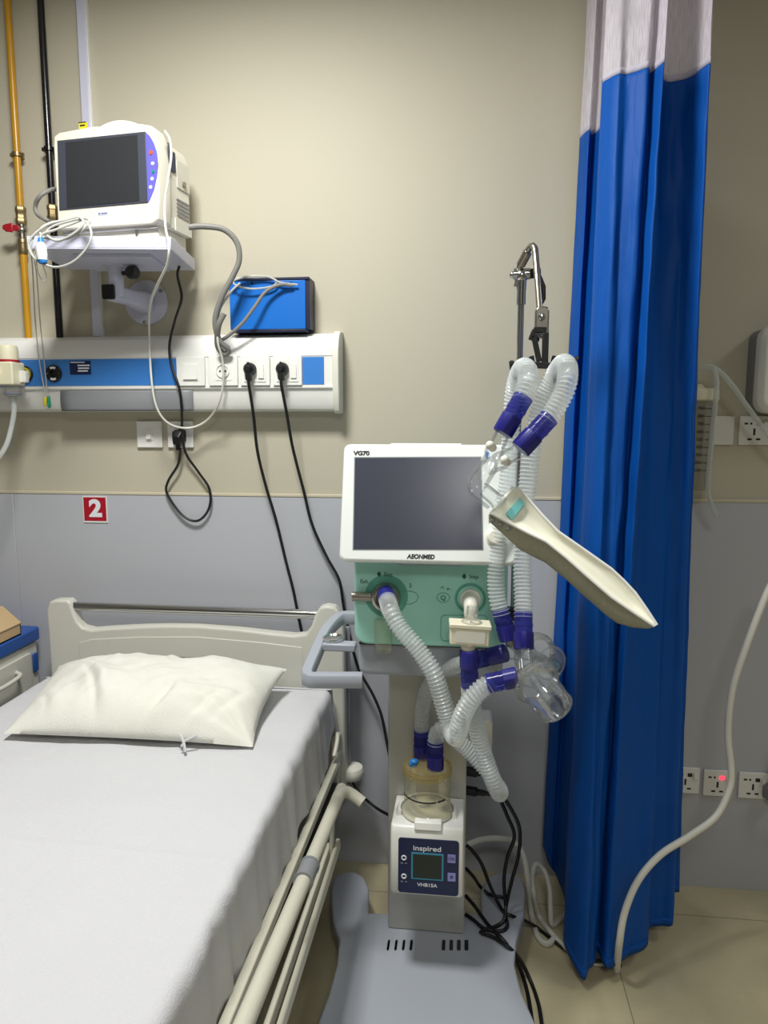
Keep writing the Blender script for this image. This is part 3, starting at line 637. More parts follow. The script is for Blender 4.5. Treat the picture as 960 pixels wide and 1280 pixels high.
MB().slab(HF_, sl_[0][0], sl_[1][0], sl_[0][1]-.02, sl_[0][1]+.012, .024, .028, .014).obj('hand_slot', 'black', hbo)
br0 = PY(90, 759, 2.10); br1 = PY(400, 767, 2.10); zb_ = (br0.z+br1.z)/2
MB().cyl((br0.x, 2.10, zb_+.001), (br1.x, 2.10, zb_-.001), .0145, n=20).obj('grab_bar', 'chrome', bed)
# deck, frame and legs
MB().box(BX0+.03, BX1-.03, YFOOT+.03, 2.06, .50, .535, .03).obj('deck', 'beddark', bed, bevel=.004)
mb = MB()
for x in (BX0+.10, BX1-.13): mb.box(x, x+.05, YFOOT+.1, 2.0, .36, .42)
for y in (.35, 1.1, 1.85): mb.box(BX0+.10, BX1-.08, y, y+.05, .36, .42)
for y in (.5, 1.7): mb.box(-.90, -.80, y-.05, y+.05, .42, .50)
mb.obj('under_frame', 'beddark', bed, bevel=.003)
for x in (BX0+.12, BX1-.14):
    for y in (.35, 1.86):
        lg = MB().box(x-.02, x+.02, y-.02, y+.02, .13, .36).obj('leg', 'bedmetal', bed, bevel=.003)
        MB().lathe((x-.014, y+.02, .0625), (1, 0, 0), [(.03, 0), (.058, .002), (.0625, .006), (.0625, .022), (.058, .026), (.03, .028)], 28).obj('castor', 'grey', lg, bevel=.001)
# side rail (folded) on the right
def rail(px0, px1, X, sec, nm, mat, par, lbl=None, ext=.25):
    p, q = PX(*px0, X), PX(*px1, X); d = (q-p).normalized(); q = q+d*ext
    z = (p.z+q.z)/2
    p.z = q.z = z
    return p, q
rl = MB()
def along(p, q, y): return p+(q-p)*((y-p.y)/(q.y-p.y))
def barobj(p, q, y1, y0, hw, hh): return [[along(p, q, y)+V((a*hw, 0, b*hh)) for a, b in ((-1, -1), (1, -1), (1, 1), (-1, 1))] for y in (y0, y1)]
p, q = PX(418, 958, -.375), PX(283, 1280, -.375); zd = .44
rl.loft(barobj(p, q, 2.05, .35, .010, .012))
rl.obj('deck_rail', 'bedmetal', bed, bevel=.003, label='flat cream rail along bed deck')
MB().box(-.405, -.378, .3, 2.03, zd-.085, zd-.045).obj('frame_beam', 'beddark', bed, bevel=.003)
Xr = -.325
p, q = PX(423, 996, Xr), PX(305, 1280, Xr)
z = along(p, q, 1.5).z
sr = MB().tube([p+V((.060, .03, -.030)), p+V((.040, .035, -.018)), p+V((.016, .034, -.004)), p+V((.002, .008, .002))]+[along(p, q, y) for y in (p.y-.03, 1.8, 1.5, 1.0, .35)], .0165, n=14, step=.012).obj('side_rail', 'bedmetal', bed, label='round cream tube of the folded side rail')
j = PX(383, 1085, Xr)
jl = lambda d: along(p, q, j.y+d)
mb = MB().cyl(jl(-.03), jl(.03), .0205); mb.cyl(jl(-.034), jl(-.028), .022); mb.cyl(jl(.028), jl(.034), .022)
mb.obj('rail_joint', 'grey', sr)
for y in (.5,): zz = along(p, q, y).z; MB().box(-.378, -.318, y-.015, y+.015, zz-.034, zz-.008).obj('rail_bracket', 'bedmetal', bed, bevel=.002)
prail, qrail = p, q
p2, q2 = PX(423, 1054, -.325), PX(352, 1280, -.325)
mb = MB().loft(barobj(p2, q2, p2.y, .45, .006, .015))
mb.obj('lower_rail', 'bedmetal', bed, bevel=.003, label='lower flat bar of the folded side rail')
p3, q3 = PX(414, 1052, -.345), PX(336, 1280, -.345)
mb = MB().loft(barobj(p3, q3, p3.y-.03, .45, .006, .016))
mb.obj('lower_rail', 'bedmetal', bed, bevel=.003)
for y in (p2.y-.04, p2.y-.85, .6): MB().loft([[along(p2, q2, y)+V((-.012+a, b, -.01)) for a, b in ((-.005, -.012), (.005, -.012), (.005, .012), (-.005, .012))], [along(prail, qrail, y)+V((-.006+a, b, -.008)) for a, b in ((-.005, -.012), (.005, -.012), (.005, .012), (-.005, .012))]]).obj('rail_post', 'bedmetal', bed, bevel=.002)
# corner bracket and bumper
q = PX(412, 935, -.385)
mb = MB().box(-.398, -.374, 2.035, 2.075, .33, q.z-.01); mb.tube([(-.386, 2.05, q.z-.015), (-.378, 2.03, q.z+.004), (-.372, 1.99, q.z-.004), (-.374, 1.95, q.z-.03)], .007, n=8)
mb.obj('corner_bracket', 'bedmetal', bed, bevel=.003)
bq = PY(439, 962, 2.12)
MB().lathe((bq.x, bq.y, bq.z-.016), (0, 0, 1), [(.02, -.012), (.036, -.008), (.041, 0), (.041, .016), (.036, .026), (.012, .030)], 28).obj('wall_bumper', 'offwhite', bed)
MB().box(bq.x-.045, bq.x+.006, bq.y-.016, bq.y+.012, bq.z-.012, bq.z+.004).obj('bumper_arm', 'bedmetal', bed, bevel=.002)
px_ = PY(433, 860, 2.125)
MB().box(px_.x-.018, px_.x+.012, 2.122, 2.136, .34, .86).obj('headboard_edge_shade', 'grey', bed, bevel=.003)  # grey strip stands in for the shade along the headboard edge
# mattress and sheet
mt_ = MB().box(BX0+.012, BX1-.012, YFOOT+.02, YH-.012, .535, BZ-.008, .06)
tag(mt_.obj('mattress', 'fabric', bevel=.02, seg=3), 'mattress lying on the hospital bed, wrapped in the white sheet', 'mattress')
# sheet: cross-section follows top and right/left flanks; far end tucked down behind the mattress
def sheetpt(u, v):
    """u across the bed from left hem to right hem, v along the bed from foot to head"""
    y = YFOOT+(YH-YFOOT)*v
    hem_r = .185+.018*math.sin(v*23)+.01*math.sin(v*61+1)
    if v > .9: hem_r -= .05*((v-.9)/.1)
    hang = [.17, hem_r]; R = .014
    wtop = BX1-BX0
    Lr = hem_r-R; tot = .14+R*1.57+(wtop-2*R)+R*1.57+Lr
    s = u*tot
    def nz(x, yy, a): return a*noise.noise(V((x, yy, 1.7)))
    if s < .14: return V((BX0-.003, y, BZ-R-.14+s))
    s -= .14
    if s < R*1.57: t = s/R; return V((BX0+R-R*math.cos(t), y, BZ-R+R*math.sin(t)))
    s -= R*1.57
    if s < wtop-2*R:
        x = BX0+R+s; z = BZ
        z += nz(x*5, y*9, .005)+nz(x*2.2, y*2.2, .007)+.0035*(.2-abs(noise.noise(V((x*6+y*2, y*5, 2)))))+.0012*noise.noise(V((x*30, y*30, 2)))+.003*math.sin(y*46+6*nz(x*2, y*2, 1))*max(0, noise.noise(V((x*3, y*4, 9))))
        ridge = .004*math.exp(-((y-1.17+.05*(x+.4))/.012)**2)
        return V((x, y, z+ridge))
    s -= wtop-2*R
    wr = .0028*math.sin(y*62+2*math.sin(y*17))+nz(y*24, s*6, .005)
    if s < R*1.57:
        t = s/R; d = t/1.57
        return V((BX1-R+R*math.sin(t)+wr*d*.5, y, BZ-R+R*math.cos(t)+(1-d)*nz(BX1*5, y*9, .004)))
    s -= R*1.57; d = s/max(Lr, .01)
    return V((BX1+.003+d*.012+wr*(.5+d), y, BZ-R-s))
sh = MB().grid(lambda u, v: sheetpt(u, v), 110, 190)
# the corner drape at the head end
hd = MB()
def headpt(u, v):
    x = BX0+(BX1-BX0+.004)*u
    t = min(v/.3, 1); s = max(0, (v-.3)/.7)
    return V((x+.018*s*(u > .97), YH-.0+.028*math.sin(t*PI/2)+.004*math.sin(x*60)*s, BZ-.03*(1-math.cos(t*PI/2))-s*(.13+.02*math.sin(x*9))))
o = sh.obj('bed_sheet', 'fabric', solid=.0025, ang=80)
tag(o, 'white cotton sheet spread over the hospital bed, hanging down its right side', 'sheet')
hd.grid(headpt, 80, 14); hd.obj('tucked_end', 'fabric', o, solid=.0025, ang=80)
# ------------------------------------------------------------------ pillow
pz = BZ+.004
BL = PZ(4, 917, pz+.02); BR_ = PZ(316, 934, pz+.006); TRr = PZ(369, 822, pz+.075); TL = PZ(84, 826, pz+.055)
TRr = V((TRr.x, min(TRr.y, 1.98), TRr.z)); TL = V((TL.x, min(TL.y, 1.98), TL.z))
def pil(side):
    def f(u, v):
        s = u*2-1; t = v*2-1
        # edges bow inward slightly between the corner ears
        uu = .5+.5*s*(1-.055*(1-t*t)); vv = .5+.5*t*(1-.05*(1-s*s))
        p = (BL*(1-uu)+BR_*uu)*(1-vv)+(TL*(1-uu)+TRr*uu)*vv
        e = max(0, (1-abs(s)**2.6))*max(0, (1-abs(t)**2.2))
        hgt = e**.55
        c = noise.noise(V((u*2.2+5, v*2.2, 3)))
        wr = .010*noise.noise(V((u*6+v*1.5, v*3.2, 2)))+.008*(.25-abs(noise.noise(V((u*9-v*3, v*6, 8)))))+.005*noise.noise(V((u*16, v*9, 4)))
        # pull folds radiating from the lower left corner and lower right
        d1 = math.hypot(s+.35, t+1.0); fold = .012*math.sin((s*9+t*5.5))*math.exp(-((s+.45)/.28)**2)*max(0, 1-abs(t+.35)*1.2)
        fold += .010*math.sin((s*8-t*7))*math.exp(-((s-.35)/.25)**2)*max(0, 1-abs(t+.6)*1.4)
        rad = .006*math.sin(14*math.atan2(t+1, s-1.0001))*max(0, 1-math.hypot(s-1, t+1)/.9)
        fat = (.098+.02*v+.016*c)*(1-.18*math.exp(-((s-.2)/.12)**2)*max(0, t))
        cre = 0
        for (ua, va, ub, vb, am) in ((.20, .56, .37, .0, 1), (.64, .34, .54, .0, .8), (.83, .32, .70, .02, .8), (.06, .30, .15, .04, .6), (.93, .42, .80, .03, .6), (.45, .95, .58, .62, .6), (.30, .9, .22, .6, .5)):
            dx, dy = ub-ua, vb-va; L2 = dx*dx+dy*dy
            k_ = max(0, min(1, ((u-ua)*dx+(v-va)*dy)/L2)); cx_ = u-(ua+dx*k_)-.02*math.sin(k_*PI); cy_ = v-(va+dy*k_)
            sd = (cx_*dy-cy_*dx)/math.sqrt(L2); fd = math.sin(PI*min(1, max(0, k_*.9+.08)))
            dd = math.hypot(cx_, cy_)
            cre += am*fd*(-.012*math.exp(-(dd/.016)**2)+.009*math.exp(-((sd+.035)/.03)**2)*math.exp(-(max(0, dd-.06)/.03)**2))
        wr += cre
        top = .030*hgt+fat*hgt+(wr+fold+rad)*min(1, hgt*1.4)
        if side < 0: return V((p.x, p.y, p.z*(1-hgt)+(pz-.001)*hgt-.002*hgt))
        return V((p.x, p.y, p.z*(1-hgt*.55)+(pz+.006)*(hgt*.55)+top*.86))
    return f
mb = MB().grid(pil(1), 130, 100); mb.grid(pil(-1), 130, 100)
bmesh.ops.remove_doubles(mb.b, verts=mb.b.verts[:], dist=.00002)
pw = tag(mb.obj('pillow', 'pillow', ang=85), 'plump white cotton pillow with faint yellow stains at head of the bed', 'pillow')
mb = MB(); kx = PZ(232, 927, pz+.02)
mb.tube([kx+V((-.02, .012, .012)), kx+V((-.005, -.004, .006)), kx+V((.004, -.016, -.008)), kx+V((.007, -.022, -.016))], .0035, n=6)
mb.tube([kx+V((.024, .012, .012)), kx+V((.012, .002, .008)), kx+V((.0, -.004, .004)), kx+V((-.006, -.012, -.008))], .0032, n=6)
mb.obj('tie_string', 'fabric', pw)
# ------------------------------------------------------------------ bedside cabinet at left, with carton
cx = -1.435
ct = PX(51, 781, cx); czt = ct.z
cab = thing('bedside_cabinet', 'beige bedside cabinet with blue top and drawer, left of the bed', 'cabinet', (cx-.22, 1.95, 0))
cy1 = min(ct.y, 2.2); cy0 = cy1-.46
MB().box(cx-.44, cx-.006, cy0, cy1-.01, .06, czt-.05).obj('body', 'bedside', cab, bevel=.004)
MB().box(cx-.45, cx+.004, cy0-.01, cy1, czt-.046, czt, .012).obj('top', 'cabblue', cab, bevel=.006, label='blue cabinet top')
dr = MB().box(cx-.006, cx+.004, cy0+.05, cy1-.06, czt-.20, czt-.075, .0).obj('drawer', 'bedside', cab, bevel=.003)
MB().tube([(cx+.003, cy0+.12, czt-.115), (cx+.028, cy0+.14, czt-.118), (cx+.032, cy0+.22, czt-.122), (cx+.028, cy0+.30, czt-.118), (cx+.003, cy0+.32, czt-.115)], .007).obj('pull', 'bedside', dr)
MB().box(cx-.004, cx+.003, cy1-.045, cy1-.018, czt-.15, czt-.085, .0).obj('latch', 'cabblue', cab, bevel=.004, label='blue latch beside drawer')
door = MB().box(cx-.006, cx+.004, cy0+.05, cy1-.06, .12, czt-.215).obj('door', 'bedside', cab, bevel=.003)
MB().box(cx+.004, cx+.016, cy0+.08, cy0+.12, .38, .44).obj('handle', 'cabblue', door, bevel=.003)
MB().box(cx-.43, cx-.02, cy0+.01, cy1-.02, .0, .06).obj('plinth', 'cabblue', cab)
k0 = PY(26, 774, cy1-.10)
bxr = k0.x
cb = thing('cardboard_box', 'open brown cardboard carton with raised flap on the blue cabinet top', 'box', (bxr-.12, cy1-.2, czt))
mb = MB(); y0, y1 = cy1-.36, cy1-.10; X0, X1 = bxr-.28, bxr-.002
mb.box(X0, X1, y0, y1, czt+.001, czt+.005)
for a in ((X0, X0+.004, y0, y1), (X1-.004, X1, y0, y1), (X0, X1, y0, y0+.004), (X0, X1, y1-.004, y1)): mb.box(*a, czt+.001, czt+.035)
mb.obj('tray', 'card', cb)
FL = Fr((X1, y1-.002, czt+.035), (-1, 0, .42), (0, .55, .8))
MB().prism([V((X1+.002, y0+.02, czt+.036)), V((X1+.002, y1, czt+.036)), V((X1-.075, y1+.02, czt+.085)), V((X1-.075, y0, czt+.085))], (0.001, 0, .004)).obj('flap', 'card', cb)
# ------------------------------------------------------------------ hospital curtain
keys = [((.306, 2.185), (.262, 2.185), .135), ((.322, 2.13), (.283, 2.14), .10), ((.335, 2.165), (.298, 2.14), .075), ((.352, 2.11), (.314, 2.07), .06), ((.346, 1.99), (.316, 1.98), .06),
        ((.309, 1.865), (.292, 1.88), .055), ((.318, 1.83), (.295, 1.805), .06), ((.335, 1.808), (.325, 1.75), .035), ((.354, 1.812), (.343, 1.775), .05), ((.374, 1.80), (.357, 1.785), .055), ((.395, 1.785), (.366, 1.805), .055), ((.41, 1.81), (.374, 1.835), .06),
        ((.424, 1.762), (.388, 1.785), .05), ((.434, 1.82), (.43, 1.81), .055), ((.455, 1.86), (.475, 1.84), .055), ((.485, 1.86), (.518, 1.868), .055), ((.505, 1.84), (.535, 1.93), .06), ((.516, 1.815), (.570, 1.95), .06), ((.526, 1.785), (.608, 1.965), .065), ((.530, 1.79), (.63, 2.07), .08), ((.529, 1.80), (.662, 2.09), .075)]
ZT = 2.3; ZTOP = CEIL-.045
def cm(vals, u):
    n = len(vals)-1; t = u*n; i = min(int(t), n-1); f = t-i
    g = lambda k: V(vals[max(0, min(n, k))])
    p0, p1, p2, p3 = g(i-1), g(i), g(i+1), g(i+2)
    return .5*((2*p1)+(p2-p0)*f+(2*p0-5*p1+4*p2-p3)*f*f+(3*p1-p0-3*p2+p3)*f**3)
kt = [V((a[0], a[1], 0)) for a, b, z in keys]; kb = [V((b[0], b[1], z)) for a, b, z in keys]
def curt(u, z):
    a = cm(kt, u); b = cm(kb, u); f = (ZT-z)/(ZT-.06)
    fs = f if f < 0 else f
    x = a.x+(b.x-a.x)*fs; y = a.y+(b.y-a.y)*fs
    k = max(0, min(1, f))
    x += k*.007*noise.noise(V((u*9, z*2.2, 1)))+.0035*(.2-abs(noise.noise(V((u*12, z*7, 3)))))*(u > .45)+.0022*noise.noise(V((u*30, z*5, 4)))
    y += k*.014*noise.noise(V((u*8, z*1.8, 7)))+.004*noise.noise(V((u*22, z*9, 2)))+.006*(.2-abs(noise.noise(V((u*14, z*8, 5)))))*max(0, min(1, (u-.45)*8))
    y = min(y, W-.025)
    return V((x, y, z))
cr = thing('hospital_curtain', 'tall gathered royal blue hospital curtain with white net top', 'curtain', (.43, 1.98, .05))
MB().grid(lambda u, v: curt(u, (cm(kb, u).z)*(1-v)+ZT*v), 234, 90).obj('blue_cloth', 'curtain', cr, solid=.0012, ang=80)
mb = MB().grid(lambda u, v: curt(u, ZT+.001+(ZTOP-ZT)*v), 234, 14, uv=True); mb.obj('net_top', 'net', cr, ang=80, label='white net top band')
mb = MB().grid(lambda u, v: curt(u, ZT-.010+.014*v)+V((0, -.0012, 0)), 234, 1); mb.obj('net_seam', 'net', cr, solid=.001, ang=80)
mb = MB().grid(lambda u, v: curt(u, cm(kb, u).z+.002+.026*v)+V((0, -.0014, 0)), 234, 2); mb.obj('hem', 'curtain', cr, solid=.001, ang=80)
trk = MB().box(.27, .33, 0.2, W, CEIL-.03, CEIL); trk.box(.30, .54, 1.74, 1.90, CEIL-.03, CEIL)
struct(trk.obj('trim_3', 'panelwhite', bevel=.004))
# ------------------------------------------------------------------ right-hand wall things
q = PY(946, 515, W-.095)
dsp = thing('wall_dispenser', 'white wall dispenser with grey side at the right edge of the wall', 'dispenser', (q.x+.13, W, q.z))
zt2 = PY(946, 408, W-.095).z; zb2 = q.z
DF = Fr((q.x, W, 0), (1, 0, 0), (0, 0, 1))
MB().loft([[DF.w(a, b, c) for a, b in rrect(0, .26, zb2, zt2, .03)] for c in (0, .055)]).obj('back_case', 'grey', dsp, bevel=.003)
MB().loft([[DF.w(a, b, .056) for a, b in rrect(.0, .262, zb2-.004, zt2+.004, .035)], [DF.w(a, b, .082) for a, b in rrect(.002, .26, zb2-.002, zt2+.002, .035)], [DF.w(a, b, .097) for a, b in rrect(.016, .246, zb2+.012, zt2-.012, .03)]]).obj('front_cover', 'white', dsp, bevel=.004, seg=3)
Yc = W-.075
c0_ = PY(895, 500, Yc); cR = c0_.x; czb = PY(880, 611, Yc).z; czt2 = c0_.z; cr_ = .062; cxx = cR-cr_
can = thing('suction_canister', 'clear graduated suction canister with cream lid half hidden by the curtain', 'canister', (cxx, Yc, czb))
MB().lathe((cxx, Yc, czb), (0, 0, 1), [(.0001, 0), (cr_*.86, 0), (cr_*.9, .004), (cr_*.985, czt2-czb), (cr_*.95, czt2-czb), (cr_*.87, .006), (.0001, .006)], 36, caps=False).obj('jar', 'smoke', can)
MB().lathe((cxx, Yc, czt2), (0, 0, 1), [(cr_*1.02, -.004), (cr_*1.1, 0), (cr_*1.1, .026), (cr_*1.0, .031), (.03, .034), (.02, .045), (.0001, .046)], 36).obj('lid', 'cream', can)
mb = MB()
hh = czt2-czb
for i in range(9):
    z = czb+hh*(.93-.085*i)-.008; rr = cr_*(.9+.085*(z-czb)/hh)+.0006
    for a0, a1 in ((-70, -52), (-28, -14)) if 1 else ():
        mb.loft([[V((cxx+rr*math.cos(math.radians(a)), Yc+rr*math.sin(math.radians(a)), z+dz)) for dz in (0, .0018)] for a in [a0+(a1-a0)*k/5 for k in range(6)]], False, False)
mb.obj('graduation_mark', 'ink', can, solid=.0006)
for i in range(9):
    z = czb+hh*(.93-.085*i)-.0065; th = math.radians(-84)
    rr = cr_*(.9+.085*(z-czb)/hh)+.0012
    ff = Fr((cxx, Yc, z), (-math.sin(th), math.cos(th), 0), (0, 0, 1))
    text('graduation_number', str(900-100*i)+'-', ff, 0, 0, .0125, 'ink', can, c=rr)
t = thing('suction_tube', 'clear suction tube arching to the right edge, one end hanging before the canister', 'tube', PY(895, 645, W-.11))
MB().tube(PT((892, 461, W-.12), (896, 478, W-.145), (894, 505, W-.15), (890, 545, W-.15), (886, 590, W-.15), (885, 612, W-.145), (889, 630, W-.13), (895, 645, W-.11)), .0068, n=10).obj('tube', 'hose2', t)
MB().tube(PT((872, 462, W-.10), (884, 458, W-.11), (898, 463, W-.12), (914, 480, W-.125), (932, 505, W-.125), (950, 530, W-.12), (966, 550, W-.12), (985, 565, W-.12)), .0068, n=10).obj('tube', 'hose2', t)
# thick white cable
pts = PT((968, 722, 1.98), (955, 750, 1.97), (934, 805, 1.96), (916, 860, 1.955), (910, 915, 1.95), (914, 960, 1.94), (912, 985, 1.93), (895, 1020, 1.905), (862, 1045, 1.875), (826, 1068, 1.83), (798, 1100, 1.79), (781, 1140, 1.765), (774, 1180, 1.752)) + [PZ(771, 1212, .018)]
tag(MB().tube(pts, .0092, n=12).obj('hose', 'whitecable'), 'thick white hose curving down from the right edge to floor in front of blue curtain', 'hose')
pts = PT((584, 1056, 2.02), (600, 1050, 2.04), (622, 1048, 2.06), (642, 1052, 2.06), (654, 1068, 2.04), (660, 1100, 2.0)) + [PZ(664, 1140, .02), PZ(672, 1170, .009), PZ(684, 1180, .009), PZ(694, 1172, .009)]
tag(MB().tube(pts, .0085, n=10).obj('floor_cable', 'whitecable'), 'white cable looping from behind the ventilator column down to the floor', 'cable')
pts = [PZ(712, 1140, .009), PZ(700, 1149, .009), PZ(690, 1156, .012)] + PT((688, 1135, 2.0), (687, 1110, 2.04), (680, 1088, 2.08), (670, 1080, 2.08), (666, 1092, 2.06), (667, 1115, 2.0)) + [PZ(674, 1145, .012), PZ(688, 1165, .009), PZ(704, 1182, .009), PZ(722, 1196, .009), PZ(745, 1204, .009), PZ(766, 1202, .009)]
tag(MB().tube(pts, .0078, n=10).obj('floor_cable', 'whitecable'), 'white cable looped on the floor under the left edge of blue curtain', 'cable')
# grey plug at right edge
t = thing('grey_plug', 'grey plug and cord in the low socket at right edge', 'plug', PY(956, 1000, W-.05))
a, b = WF.hit(960, 985)
MB().loft([[WF.w(a+x, b+y, .016) for x, y in rrect(-.024, .024, -.026, .026, .01)], [WF.w(a+x, b+y, .05) for x, y in rrect(-.018, .018, -.020, .02, .01)]]).obj('plug', 'grey', t, bevel=.003)
MB().tube([WF.w(a, b-.01, .045), WF.w(a+.01, b-.03, .055), WF.w(a+.05, b-.06, .05), WF.w(a+.15, b-.08, .04)], .0055).obj('cord', 'grey', t)
MB().slab(WF, a+.0, a+.04, b+.03, b+.10, .016, .05, .008).obj('adaptor', 'white', t, bevel=.003)
# ------------------------------------------------------------------ ventilator
zB = .10
vent = thing('ventilator', 'hospital ventilator with large dark screen, mint body, grey column and wide floor base', 'ventilator', (-.05, 1.8, 0))
# base outline on the floor plane z = zB
bpx = [(461, 1141), (461, 1110), (455, 1096), (443, 1089), (428, 1090), (417, 1097), (413, 1112), (416, 1150), (424, 1175), (421, 1205), (410, 1245), (394, 1285)]
bl = [PZ(*p, zB) for p in bpx]
bpr = [(602, 1141), (601, 1112), (608, 1098), (622, 1090), (640, 1090), (652, 1097), (657, 1112), (655, 1145), (645, 1178), (643, 1205), (652, 1240), (672, 1285)]
br_ = [PZ(*p, zB) for p in bpr]
fl, fr_ = bl[-1], br_[-1]
front = [V((fl.x-.02, fl.y-.12, zB)), V((fl.x+.01, fl.y-.2, zB)), V((fl.x+.08, fl.y-.235, zB)), V((fr_.x-.08, fl.y-.235, zB)), V((fr_.x-.01, fl.y-.2, zB)), V((fr_.x+.02, fl.y-.12, zB))]
loop = bl+front+br_[::-1]
base = MB().loft([[V((p.x, p.y, .055)) for p in loop], [V((p.x, p.y, zB)) for p in loop]]).obj('base', 'base', vent, bevel=.006, seg=3)
BF_ = Fr((0, 0, zB), (1, 0, 0), (0, 1, 0))
for x0 in (483, 492.5, 502, 511.5, 552, 561.5, 571, 580.5):
    a0, b0 = BF_.hit(x0, 1188); a1, b1 = BF_.hit(x0+5, 1175)
    MB().slab(BF_, a0, a1, b0, b1, -.002, .0006, .005).obj('vent_slot', 'ink', base)
for p in (bl[4]+V((.03, -.05, 0)), br_[4]+V((-.03, -.05, 0)), front[1]+V((.05, .09, 0)), front[4]+V((-.05, .09, 0))):
    MB().lathe((p.x-.014, p.y, .0275), (1, 0, 0), [(.012, 0), (.025, .002), (.0275, .005), (.0275, .023), (.025, .026), (.012, .028)], 24).obj('castor', 'rubber', vent)
    
# column
Yc0 = 1.80
cl = PY(485, 1164, Yc0); crx = PY(580, 1166, Yc0)
CFm = Fr((cl.x, Yc0, 0), (1, 0, 0), (0, 0, 1)); cw = crx.x-cl.x
ztop = PY(530, 838, Yc0-.02).z
col = MB().slab(CFm, 0, cw, zB, ztop+.02, -.15, 0, .006).obj('column', 'column', vent, bevel=.004)
MB().slab(CFm, cw-.004, cw+.072, .565, .665, -.2, -.12, .01).obj('rear_module', 'offwhite', vent, bevel=.004)
mb = MB()
for py in (964, 988):
    z = PY(590, py, 1.9).z; x = cl.x+cw
    mb.lathe((x, 1.90, z), (1, -.1, -.06), [(.013, 0), (.013, .03), (.009, .032), (.009, .05), (.0065, .055), (.0055, .075)], 14)
mb.obj('cable_connector', 'rubber', vent)
# body
Yv = 1.66
VF = Fr((0, Yv, 0), (1, 0, 0), (0, 0, 1)); vh = VF.hit
a0 = vh(443, 760)[0]; a1 = vh(634, 760)[0]; zb0 = vh(540, 808)[1]; zt0 = vh(540, 690)[1]
body = MB().loft([[VF.w(a, b, c) for a, b in rrect(a0+i, a1-i, zb0+i, zt0+.05, .028)] for c, i in ((0, .003), (-.004, 0), (-.28, 0))]).obj('body', 'teal', vent, bevel=.003)
tz1 = PY(520, 843, Yv+.04).z
MB().loft([[VF.w(a, b, c) for a, b in rrect(a0+.006, a1-.006, tz1, zb0+.004, .02)] for c in (-.02, -.27)]).obj('lower_tray', 'handle', vent, bevel=.012, seg=4)
MB().slab(VF, a0+.01, a1-.02, zb0-.003, zb0+.003, -.03, -.006, .002).obj('drip_edge', 'ink', vent)
# outlines on the body
def outline(nm, pts, closed, r=.0008, mat='tealdark'):
    P = [VF.w(*vh(*p), .0006) for p in pts]
    if closed: P = P+[P[0]]
    return MB().tube(P, r, n=5, smooth=False).obj(nm, mat, body)
rp = lambda x0, x1, y0, y1, r: [(x, y) for x, y in rrect(x0, x1, y0, y1, r)]
outline('cover_outline', rp(551, 609, 769, 801, 5), True)
outline('cover_outline', [(505, 739), (514, 739), (520, 741), (523, 746), (520, 752), (514, 755), (505, 755)], True)
outline('cover_outline', [(603+8*math.cos(t)-49, 747+6*math.sin(t)) for t in [2*PI*i/16 for i in range(16)]], True)
# exhalation port
ea, eb = vh(483, 745)
MB().lathe(VF.w(ea, eb, -.0005), VF.n, [(.052, 0), (.052, .0012), (.040, .0014), (.0001, .0014)], 36).obj('port_recess', 'tealdark', body)
MB().lathe(VF.w(ea, eb, 0), VF.n, [(.030, 0), (.035, .004), (.035, .022), (.032, .028), (.026, .030), (.022, .028), (.022, .010), (.0001, .009)], 36).obj('exhale_port', 'steel', vent)
b0 = vh(443, 745)[0]
MB().cyl(VF.w(b0-.003, eb, .012), VF.w(ea-.025, eb, .012), .0115, n=20).obj('port_lever', 'steel', vent)
# inhalation port
ia, ib = vh(588, 748)
MB().lathe(VF.w(ia, ib, -.0005), VF.n, [(.037, 0), (.037, .002), (.033, .003), (.030, -.0), (.0001, .0005)], 36).obj('port_recess', 'tealdark', body)
MB().lathe(VF.w(ia, ib, 0), VF.n, [(.024, 0), (.024, .012), (.020, .016), (.0175, .032)], 28).obj('inhale_port', 'offwhite', vent)
e1 = PY(591, 770, Yv-.05)
MB().tube([VF.w(ia, ib, .024), VF.w(ia, ib, .040), VF.w(ia+.001, ib-.008, .050), VF.w(ia+.002, ib-.03, .050), V((e1.x, e1.y, e1.z-.004))], .0165, n=18, step=.005).obj('inhale_elbow', 'offwhite', vent)
# water cup under the exhalation port
wa, wb = vh(480, 812)
mb = MB().loft([[VF.w(wa+x, wb+z, .012+y) for x, y in [(r*math.cos(t), .9*r*math.sin(t)) for t in [2*PI*i/24 for i in range(24)]]] for r, z in ((.018, .0), (.0205, .004), (.0215, .05), (.022, .078))])
mb.obj('water_cup', 'yellowclear', vent)
# printed legends
textpx('legend', '♦ Exp', VF, 480, 718, 5, 'inkteal', body); textpx('legend', 'Exh.', VF, 456, 727, 5, 'inkteal', body)
textpx('legend', '♦ Insp', VF, 587, 721, 5, 'inkteal', body)
text('legend', '↑ ▪-', VF, vh(557, 736)[0], vh(557, 736)[1], .014, 'inkteal', body)
textpx('legend', '2', VF, 513, 732, 5, 'inkteal', body)
textpx('legend', 'Q', VF, 554, 747.5, 6, 'inkteal', body)
